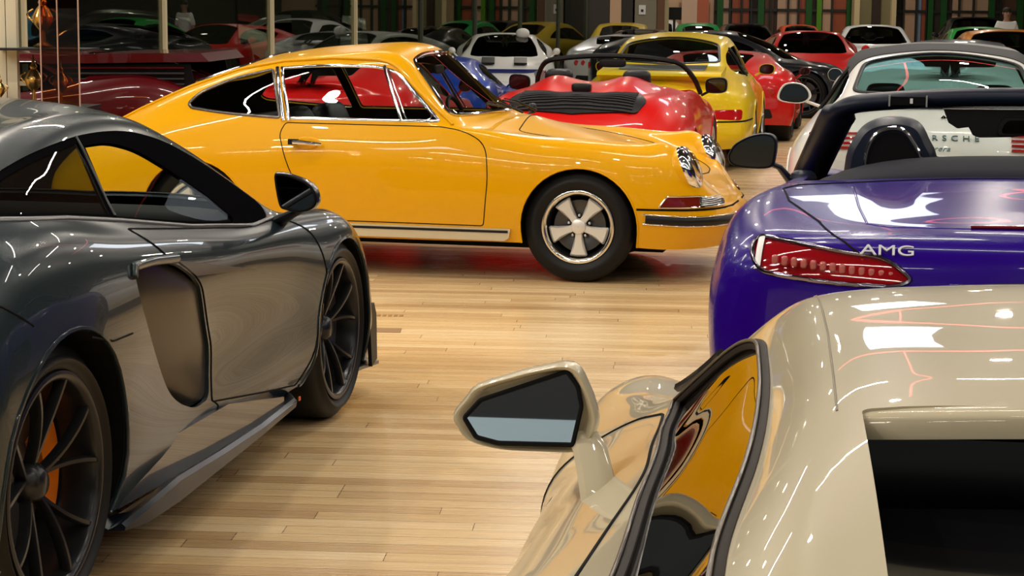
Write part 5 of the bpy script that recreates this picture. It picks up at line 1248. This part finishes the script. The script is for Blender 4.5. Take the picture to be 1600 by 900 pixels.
def make_low_coupe():
    Pn = paint('low_coupe_paint', PROTO)
    root = thing('sports_coupe', '', 'car')
    K = Kit(root, net_super())
    K.arch('arch', -2.50, .345, .365, .2); K.arch('arch', 0, .34, .355, .2)
    K.loop('sg', [(-2.1,1.04,.03),(-1.9,1.10,.05),(-1.605,1.133,.1),(-1.15,1.115,.1),(-.92,1.065,.1),(-.72,.985,.1),(-.55,.84,.03),(-.75,.812,.1),(-1.30,.875,.1),(-1.84,.940,.1)], box=(-2.95, -.3, .4, .9, .76, 1.25), step=.08)
    K.loop('wg', [(-1.02,0),(-1.0,.30,.1),(-.95,.50,.05),(-.60,.60,.1),(-.32,.64,.05),(-.20,.50,.1),(-.12,.25,.1),(-.10,0)], 'xy', box=(-1.2, .1, -1, .8, .7, 1.25), step=.08)
    K.loop('rg', [(-2.85,0),(-2.80,.36,.05),(-2.2,.44,.1),(-1.95,.40,.05),(-1.90,0)], 'xy', box=(-3.05, -1.8, -1, .6, .9, 1.3), step=.08)
    K.cut(62, 36)
    K.skin('body', 'body', Pn, M_MATTE, thick=.02)
    for sd in (1, -1): K.skin('sg', 'side_window', M_GLD, M_GLD, sides=(sd,), both=False, off=-.004)
    K.skin('wg', 'windscreen', M_GLD, M_GLD, both=False, off=-.004); K.skin('rg', 'rear_window', M_GLD, M_GLD, both=False, off=-.004)
    hl = K.loop(None, [(.55,.60,.02),(.74,.62,.03),(.82,.54,.03),(.70,.46,.03),(.58,.48,.02)], 'yz', box=(.3, 1, .3, 1, .35, .75), step=.05); patch('headlamp', K, hl, mat('lamp_clear', (.5, .52, .55), .1, .5, 1.), off=.004, skirt=.008)
    gr = K.loop(None, [(0,.30),(.60,.32,.03),(.66,.18,.04),(0,.17)], 'yz', box=(.3, 1, -1, .95, .12, .5), step=.06); patch('air_intake', K, gr, M_BLK, off=.004, skirt=.008)
    gr = K.loop(None, [(0,.45),(.70,.47,.03),(.74,.34,.04),(0,.34)], 'yz', box=(-3.4, -2.7, -1, .95, .25, .6), step=.06); patch('rear_grille', K, gr, M_BLK, off=.004, skirt=.008)
    for yy in (.56, .70):
        for sd in (1, -1):
            q = MB(); q.lathe([(.001,-.03),(.045,-.028),(.056,-.015),(.06,.03)], 24, 'x', (-3.06 - (.03 if yy < .6 else 0), sd*yy, .70)); q.build('tail_lamp', M_RED, root)
    K.wells(M_MATTE, .3); K.archx = [(-2.50, .42, .5), (0, .42, .5)]; underbody(root, K, M_MATTE)
    door_mirror(root, -.70, [(.92,.90),(.95,.96),(1.02,.97),(1.06,.93),(1.04,.87),(.96,.86)], Pn, .10, stalk=[(-.66,.95,.87,.02),(-.55,.87,.80,.02)], gm=mat('black_mirror', (.05, .055, .06), .03, 1.))
    for sd in (1, -1):
        wheel(root, 0, .80*sd, .335, .335, .24, .25, 'dark', sd, MATS['black_alloy']); wheel(root, -2.50, .79*sd, .34, .34, .29, .255, 'dark', sd, MATS['black_alloy'])
    cabin(root, -1.95, -.25, .72, .22, .80, M_MATTE, -.42)
    for y in (.37, -.37): seat(root, -1.35, y, .22, M_BLK, head=True, h=.52, w=.46, lean=.38)
    return root, Pn
def make_classic(cut_top=False, modern=False, label='', Pn=None, topm=None, name='coupe', darkglass=None):
    Pn = Pn or paint('classic_paint', PROTO)
    root = thing(name, label, 'car')
    net = net_classic()
    N = np.array(net)
    if modern or cut_top:      # wider hips, deeper bumpers
        x = N[:, :, 0]; k = np.clip((-x-1.2)/1.0, 0, 1)*.07 + .03
        low = np.clip((1.0 - N[:, :, 2])/.25, 0, 1)
        N[:, :, 1] *= 1 + k*low
    if modern:
        N[:, :, 0] -= .20*np.clip((N[:, :, 2]-.58)/.22, 0, 1)*np.clip((-N[:, :, 0]-2.6)/.35, 0, 1)
    if cut_top:
        zz = N[5:, :, 2]; N[5:, :, 2] = np.where(zz > .89, .89 + (zz-.89)*.14, zz)
    K = Kit(root, N)
    K.arch('arch', -2.262, .32, .345, .24); K.arch('arch', .0, .32, .34, .24)
    g = darkglass or M_GLS
    if cut_top:
        K.loop('cockpit', [(-1.62,0),(-1.60,.50,.1),(-1.50,.70,.1),(-.80,.70,.06),(-.62,.60,.1),(-.47,.30,.1),(-.43,0)], 'xy', box=(-3.2, -.2, -1, .80, .80, 1.5), step=.05)
    else:
        K.loop('sg', [(-2.33,.955,.03),(-2.28,1.02,.1),(-2.10,1.100,.2),(-1.855,1.155,.1),(-1.50,1.185,.2),(-1.20,1.180,.06),(-1.08,1.145,.05),(-.82,.892,.02),(-1.705,.890,.1),(-2.10,.908,.1)], box=(-2.7, -.6, .4, .9, .80, 1.32), step=.07)
        K.loop('wg', [(.0,1.262),(.28,1.258,.1),(.475,1.215,.07),(.58,1.03,.3),(.635,.918,.05),(.48,.918,.1),(.25,.925,.1),(0,.93)], 'yz', box=(-1.2, -.45, -1, .68, .85, 1.4), step=.07)
        K.loop('rg', [(-1.80,0),(-1.84,.30,.1),(-1.90,.46,.08),(-2.40,.52,.1),(-2.52,.30,.1),(-2.56,0)], 'xy', box=(-2.9, -1.6, -1, .62, .9, 1.4), step=.06)
    if topm is not None:
        K.loop('top', [(-1.12,0),(-1.12,.42,.02),(-1.20,.60,.02),(-2.15,.62,.05),(-1.85,.50,.05),(-1.72,.40,.1),(-1.70,0)], 'xy', box=(-3, -.9, -1, .66, 1.14, 1.5), step=.06)
    tlz = K.loop('tail', [(.52,.60,.01),(.80,.60,.03),(.80,.50,.03),(.50,.52,.01)], 'yz', box=(-3.5, -2.7, .3, 1, .4, .75), step=.04)
    K.cut(70, 40)
    K.skin('body', 'body', Pn, M_MATTE, thick=.02)
    if 'top' in K.F: K.skin('top', 'soft_top', topm, M_MATTE, thick=.02, off=.006)
    if 'tail' in K.F:
        for sd in (1, -1): K.skin('tail', 'tail_lamp', M_RED, M_REDD, sides=(sd,), off=.004)
    if not cut_top:
        for sd in (1, -1):
            K.skin('sg', 'side_window', g, g, sides=(sd,), both=False, off=-.004)
            K.strip('pillar', K.loop(None, [(-1.82,1.165),(-1.72,.88)], box=(-2.7, -.6, .4, .9, .80, 1.32), closed=False), .018, M_BLK, .0, closed=False, sides=(sd,))
        K.skin('wg', 'windscreen', g, g, both=False, off=-.004); K.skin('rg', 'rear_window', g, g, both=False, off=-.004)
        P, N2 = half_closed(K, K.R['rg'][0], .002); q = MB(); q.tube(P, .014, 6, True, .5, N2); q.build('rear_window_seal', M_BLK, root)
    K.wells(M_MATTE, .28); K.archx = [(-2.262, .42, .45), (0, .42, .45)]; underbody(root, K, M_MATTE)
    for A in K.archs: K.strip('arch_lip', A, .008, Pn, 0, closed=False, split=True)
    hw = .86
    for sd in (1, -1):
        n = Vector((.91, 0, .41)).normalized()
        hl = bpy.data.objects.new('headlamp', None); COL.objects.link(hl); hl.parent = root
        hl.matrix_local = Matrix.Translation((.602, sd*.58, .648)) @ n.to_track_quat('Z', 'Y').to_matrix().to_4x4()
        q = MB(); q.lathe([(.001,.052),(.04,.049),(.075,.040),(.098,.024),(.115,.01),(.12,-.02)], 32, 'z'); q.build('lens', mat('lamp_clear', (.5, .52, .55), .1, .5, 1.), hl)
    sty = 'five' if not modern else 'five'
    for sd in (1, -1):
        wheel(root, 0, .70*sd, .32, .32, .20, .225, sty, sd, M_SILV); wheel(root, -2.262, .745*sd, .32, .32, .24, .225, sty, sd, M_SILV)
    cabin(root, -2.2 if not cut_top else -1.75, -.62, .60, .30, .84, M_MATTE, -.70)
    for y in (.33, -.33): seat(root, -1.30, y, .35, M_LEA, head=True, h=.52, w=.46, lean=.30)
    return root, Pn, K
def bg_cars():
    # ---- red speedster with black deck grille
    Rp = paint('signal_red_paint', (.62, .004, .002), coat=.5)
    r, _, K = make_classic(cut_top=True, Pn=Rp, label='bright red open speedster with black slatted deck grille, parked behind the yellow coupe nose', name='speedster')
    place(r,   .37+.20*3.1, 13.7+.98*3.1, 78.5, None, sc=(.94, .93, 1.0))
    # hard tonneau with two humps behind the seats
    V = []; F = []; nx, ny = 16, 36
    for i in range(nx+1):
        t = i/nx; x = -2.72 + 1.12*t
        for j in range(ny+1):
            s = -1+2*j/ny; y = .70*s*(.86+.14*t); base = np.interp(x, [-2.75, -2.45, -2.1, -1.6], [.88, .935, .96, .945])
            hump = .075*math.exp(-((abs(s)-.46)/.24)**2)*math.sin(PI*min(1, t*1.0))**.6*(.4+.6*t)
            V.append((x, y, base + .02 + hump - .11*abs(s)**6 - .03*s*s))
    for i in range(nx):
        for j in range(ny): a = i*(ny+1)+j; F.append((a, a+1, a+ny+2, a+ny+1))
    q = MB(); q.add(V, F); o = q.build('hard_tonneau', Rp, r, ang=80); 
    L = K.loop(None, [(-2.58,0),(-2.58,.47,.04),(-2.78,.55,.04),(-2.98,.50,.04),(-3.05,0)], 'xy', box=(-3.2, -2.3, -1, .7, .6, 1.1), step=.05)
    pn = patch('deck_grille', K, L, M_BLK, off=.012, skirt=.02)
    for k in range(11):
        x = -2.60 - .039*k
        a, b = K.on(K.loop(None, [(x,0),(x-.0,.25),(x+.0,.46)], 'xy', box=(-3.2, -2.3, -1, .7, .6, 1.1), closed=False, step=.06), .018)
        P = list(a[::-1]) + [p*np.array([1, -1, 1]) for p in a[1:]]
        q = MB(); q.tube(P, .006, 5); q.build('grille_slat', M_GRY, pn)
    q = MB(); q.add(*rbox((-2.60, 0, .955), (.10, .16, .07), .5)); q.build('deck_latch', M_BLK, r)
    fr = [(-.62,.74,.86),(-.80,.70,.98),(-.98,.60,1.10),(-1.02,.44,1.135),(-1.00,.22,1.155),(-.99,0,1.16)]
    fr = fr + [(a, -b, c) for a, b, c in fr[-2::-1]]
    q = MB(); q.tube(crspline(fr, 4), .022, 8); q.build('windscreen_frame', M_BLK, r)
    V = [tuple(p) for p in crspline(fr, 4)]; n = len(V); V2 = V + [(-.48+.0, v[1]*.95, .88) for v in V]
    mesh('windscreen', V2, [(i, i+1, n+i+1, n+i) for i in range(n-1)], M_GLS, r)
    q = MB(); q.add(*rbox((-.98, .0, 1.10), (.03, .24, .07), .5)); q.build('rear_view_mirror', M_BLK, r)
    door_mirror(r, -.72, [(.80,.88),(.80,.96),(.86,.985),(.97,.98),(.985,.90),(.95,.865),(.84,.86)], M_BLK, .08, stalk=[(-.70,.84,.88,.02),(-.68,.76,.84,.02)], gm=mat('black_mirror', (.05, .055, .06), .03, 1.), shrink=.88)
    # ---- yellow rear-engined coupe
    Yp = paint('lemon_paint', (.80, .56, .008))
    r, _, K = make_classic(modern=True, Pn=Yp, label='lemon yellow rear-engined coupe seen from behind, beyond the red speedster', name='coupe', darkglass=M_GLS)
    place(r, 1.36+.19*3.3, 18.4+.98*3.3, 79, None)
    q = MB(); q.prism([(-2.55,1.0),(-2.85,.965),(-3.12,.945),(-3.16,.915),(-3.0,.84),(-2.6,.93)], -.60, .60); q.build('rear_spoiler', Yp, r, ang=40)
    q = MB(); q.prism([(-2.62,1.0),(-2.92,.965),(-2.90,.972),(-2.62,1.008)], -.42, .42); q.build('spoiler_grille', M_BLK, r, False)
    K.strip('bumper_gap', K.loop(None, [(-2.68,.50),(-3.1,.49),(-3.32,.49),(-3.34,.49)], closed=False, box=(-3.5, -2.6, -1, 1, .44, .55)), .008, M_MATTE, 0, closed=False)
    door_mirror(r, -.78, [(.80,.90),(.81,.96),(.87,.985),(.95,.975),(.97,.93),(.94,.88),(.85,.875)], Yp, .08, stalk=[(-.74,.84,.90,.02),(-.70,.76,.86,.02)], gm=mat('black_mirror', (.05, .055, .06), .03, 1.), shrink=.85)
    # ---- white rear-engined cabriolet
    Wp = paint('white_paint', (.80, .80, .78))
    r, _, K = make_classic(modern=True, Pn=Wp, label='white cabriolet with black soft top and red tail lamps ahead of the violet roadster', name='cabriolet', topm=mat('soft_top_cloth', (.015, .015, .018), .7), darkglass=glassmat('aqua_glass', (.42, .60, .58), .02))
    place(r, 2.47+.19*3.34, 11.0+.98*3.34, 79, None, sc=(1, 1.05, 1.0))
    for k in range(4):
        for sd in (1, -1):
            a, b = K.on(K.loop(None, [(.36,.81-.024*k),(.55,.805-.024*k),(.74,.785-.024*k)], 'yz', box=(-3.6, -2.6, .2, .95, .6, .9), closed=False, step=.04), .012, sd)
            q = MB(); q.tube(a, .009, 6); q.build('tail_lamp_strip', M_RED, r)
    Rr = Matrix(((0, -.35, -.937), (-1, 0, 0), (0, .937, -.35)))
    Rt = Matrix(((0, .58, -.81), (-1, 0, 0), (0, .81, .58)))
    text_ob('lettering', 'PORSCHE', .050, mat('teal_grey_letter', (.08, .16, .16), .3), r, (-3.205, 0, .805), Rt, .004, spacing=1.75, sx=1.15)
    text_ob('script_badge', '911 Carrera', .048, mat('teal_grey_letter', (.08, .16, .16), .3), r, (-3.245, .10, .745), Rt, .004, shear=.4, spacing=1.1)
    q = MB(); q.prism([(-2.50,1.02),(-2.72,.985),(-2.76,.965),(-2.5,.97)], -.50, .50); q.build('rear_spoiler', M_BLK, r, ang=40)
    door_mirror(r, -.80, [(.83,.92),(.84,.98),(.90,1.025),(1.0,1.02),(1.045,.95),(1.03,.90),(.90,.885)], Wp, .09, stalk=[(-.76,.86,.90,.02),(-.70,.76,.86,.02)], gm=mat('black_mirror', (.05, .055, .06), .03, 1.), shrink=.84)
    # ---- prototypes for the others
    lo, lp = make_low_coupe(); se, sp = make_sedan()
    def low(col, x, y, deg, label, sc=(1, 1, 1), metal=0, first=[True], name='sports_coupe'):
        p = paint('paint_%d' % len(MATS) if 'maroon' not in label else 'paint_maroon', col, metal)
        o = copy_tree(lo, {lp: p}); return place(o, x, y, deg, label, name, sc)
    def sed(col, x, y, deg, label, sc=(1, 1, 1), metal=0, name='sedan'):
        p = paint('paint_%d' % len(MATS), col, metal)
        o = copy_tree(se, {sp: p}); return place(o, x, y, deg, label, name, sc)
    def at(f, col, px, Y, deg, label, sc=(1, 1, 1), **k):     # px, Y: where the middle of the roof stands
        a = math.radians(deg); x = PX(px, Y); r = 1.6*sc[0]
        return f(col, x + r*math.cos(a), Y + r*math.sin(a), deg, label, sc, **k)
    dark_red = low((.075, .002, .004), -4.97, 15.3, 178, 'dark maroon low wedge car facing left behind the yellow coupe tail', (.87, .95, .97))
    # maroon car: rear wing and louvred cover
    q2 = MB(); q2.prism([(-1.55,1.165),(-2.2,1.205),(-3.05,1.215),(-3.12,1.15),(-2.4,1.135),(-1.7,1.12)], -.80, .80); q2.build('rear_wing', MATS['paint_maroon'], dark_red, ang=40)
    for sd in (1, -1):
        q = MB(); q.prism([(-2.02,.90),(-1.80,1.11),(-2.95,1.13),(-3.0,.90)], sd*.74, sd*.76); o = q.build('side_louvre_panel', M_MATTE, dark_red, False)
        for k in range(5):
            q = MB(); q.tube([(-2.0+.05*k, sd*.775, .92+.042*k), (-2.9, sd*.775, .93+.042*k)], .008, 5); q.build('slat', MATS['paint_maroon'] if k == 4 else M_GRY, o)
        q = MB(); q.tube([(-2.10, sd*.80, .89), (-1.62, sd*.74, 1.14)], .022, 8); q.build('buttress', MATS['paint_maroon'], dark_red)
    for k in range(6):
        q = MB(); x = -1.9-.11*k; z = 1.16-.035*k; q.prism([(x, z+.02),(x-.015, z+.035),(x-.12, z+.0),(x-.11, z-.012)], -.40, .40); q.build('louvre', M_BLK, dark_red, ang=30)
    low((.62, .006, .006), -1.15, 16.95, 83, 'bright red low coupe seen through the side windows of the yellow coupe', (1, .84, .98))
    at(low, (.005, .05, .42), 668, 20.9, 84, 'blue low coupe glimpsed behind the yellow coupe windscreen', (1, .85, .84))
    low((.55, .008, .008), 2.30+.63, 22.9+3.05, 79, 'red mid-engined coupe with paired round tail lamps right of the lemon yellow coupe', (1.0, 1, .86))
    low((.006, .007, .010), 4.45, 29.3, -12, 'black coupe parked side-on, its black front wheel showing beyond the aisle', (1.05, 1, 1.03))
    wb = low((.80, .80, .80), -.17, 31.6, 270, 'white race-style coupe with blue stripe and dark bonnet vents, behind the speedster', (1., .88, .95))
    # white/blue car dressing
    q = MB(); q.prism([(.25,.745),(.62,.60),(.60,.58),(.24,.72)], -.10, .10); 
    blue = mat('race_blue', (.01, .02, .16), .3, 0, 1.)
    for y in (-.42, .18):
        q = MB(); q.prism([(-.05, y),(.35, y+.02),(.42, y+.26),(-.02, y+.28)], .70, .80, 'z'); V = []
        q = MB(); q.box((.12, y+.13, .765), (.42, .24, .03), Matrix.Rotation(.20, 3, 'Y')); q.build('bonnet_vent', M_BLK, wb, False)
    q = MB(); q.box((.50, 0, .565), (.10, 1.55, .10), Matrix.Rotation(.5, 3, 'Y')); q.build('nose_stripe', blue, wb, False)
    q = MB(); q.add(*rbox((-.92, .35, 1.22), (.16, .26, .18), .9)); q.build('roof_mirror', MATS['white_plastic'], wb)
    q = MB(); q.add(*rbox((.88, 0, .22), (.16, 1.7, .26), .4)); q.build('nose_skirt', blue, wb)
    at(low, (.52, .53, .56), 968, 35.1, 80, 'silver coupe between the white race-style car and the lemon yellow coupe', (1, .9, .92), metal=.6)
    low((.80, .80, .80), 3.5+.2*3.2, 15.7+.98*3.1, 79, 'white coupe whose round-edged left mirror shows beyond the cabriolet', (1, 1, 1.04))
    at(low, (.008, .008, .010), 1000, 39.6, 80, 'black coupe with domed roof behind the silver coupe', (.98, .85, .98))
    at(sed, (.55, .38, .03), 968, 44.3, 84, 'gold sedan roof at the back behind the domed black coupe', (1, .9, .92))
    at(sed, (.72, .74, .74), 1020, 48.7, 84, 'white hatchback roof behind the gold sedan', (.74, .85, .97), name='hatchback')
    at(sed, (.01, .26, .06), 1083, 43.7, 86, 'small green car right of the white hatchback', (.78, .74, .93), name='hatchback')
    at(sed, (.02, .022, .025), 1157, 47.7, 270, 'black sedan facing the camera under the first green window', (1, .85, .92))
    at(low, (.62, .01, .01), 1256, 36.6, 264, 'red coupe facing the camera with a dark windscreen', (1, 1.0, 1.0))
    at(sed, (.80, .81, .82), 1356, 42.0, 262, 'white sedan facing the camera in front of the beige columns', (1, 1.0, .93))
    at(sed, (.75, .10, .04), 1240, 49.2, 270, 'small orange-red car at the foot of the second window', (.72, .72, .90), name='hatchback')
    at(sed, (.10, .11, .12), 1486, 24.5, 79, 'dark sedan with a rounded roof beyond the white cabriolet', (.95, .95, .86))
    at(sed, (.62, .22, .015), 1562, 30.2, 262, 'orange car at the right edge of the far row', (1, 1.05, .93), metal=.2)
    at(sed, (.02, .33, .05), 1520, 37.2, 262, 'bright green car behind the orange car', (1, .9, .93))
    at(sed, (.012, .014, .013), 1512, 46.6, 262, 'black off-roader with a domed roof near the standing man', (1, 1, 1.07), name='off_roader')
    # gallery behind the glass partition on the left
    at(low, (.78, .77, .72), 285, 33.0, 200, 'white coupe with slatted vents behind the glass partition', (1, 1, 1.12))
    at(sed, (.015, .016, .02), 170, 30.0, 186, 'black classic saloon behind the glass partition on the far left', (1, 1, 1.05))
    at(sed, (.30, .31, .33), 440, 37.0, 174, 'grey sedan behind the third glass bay', (1, 1, 1.0), metal=.5)
    at(low, (.70, .71, .72), 500, 41.0, 185, 'silver coupe deep in the gallery behind the tapering panel', (1, 1, 1.2), metal=.5)
    at(low, (.02, .25, .60), 45, 36.0, 250, 'sky blue coupe deep in the gallery at the left edge', (1, 1, 1.2))
    at(sed, (.30, .03, .03), 350, 45.0, 170, 'dark red sedan deep in the gallery behind the widest panel', (1, 1, 1.0))
    for o in (lo, se):
        def rm(x):
            for c in list(x.children): rm(c)
            bpy.data.objects.remove(x)
        rm(o)
yellow_coupe()
grey_supercar()
purple_roadster()
beige_supercar()
bg_cars()
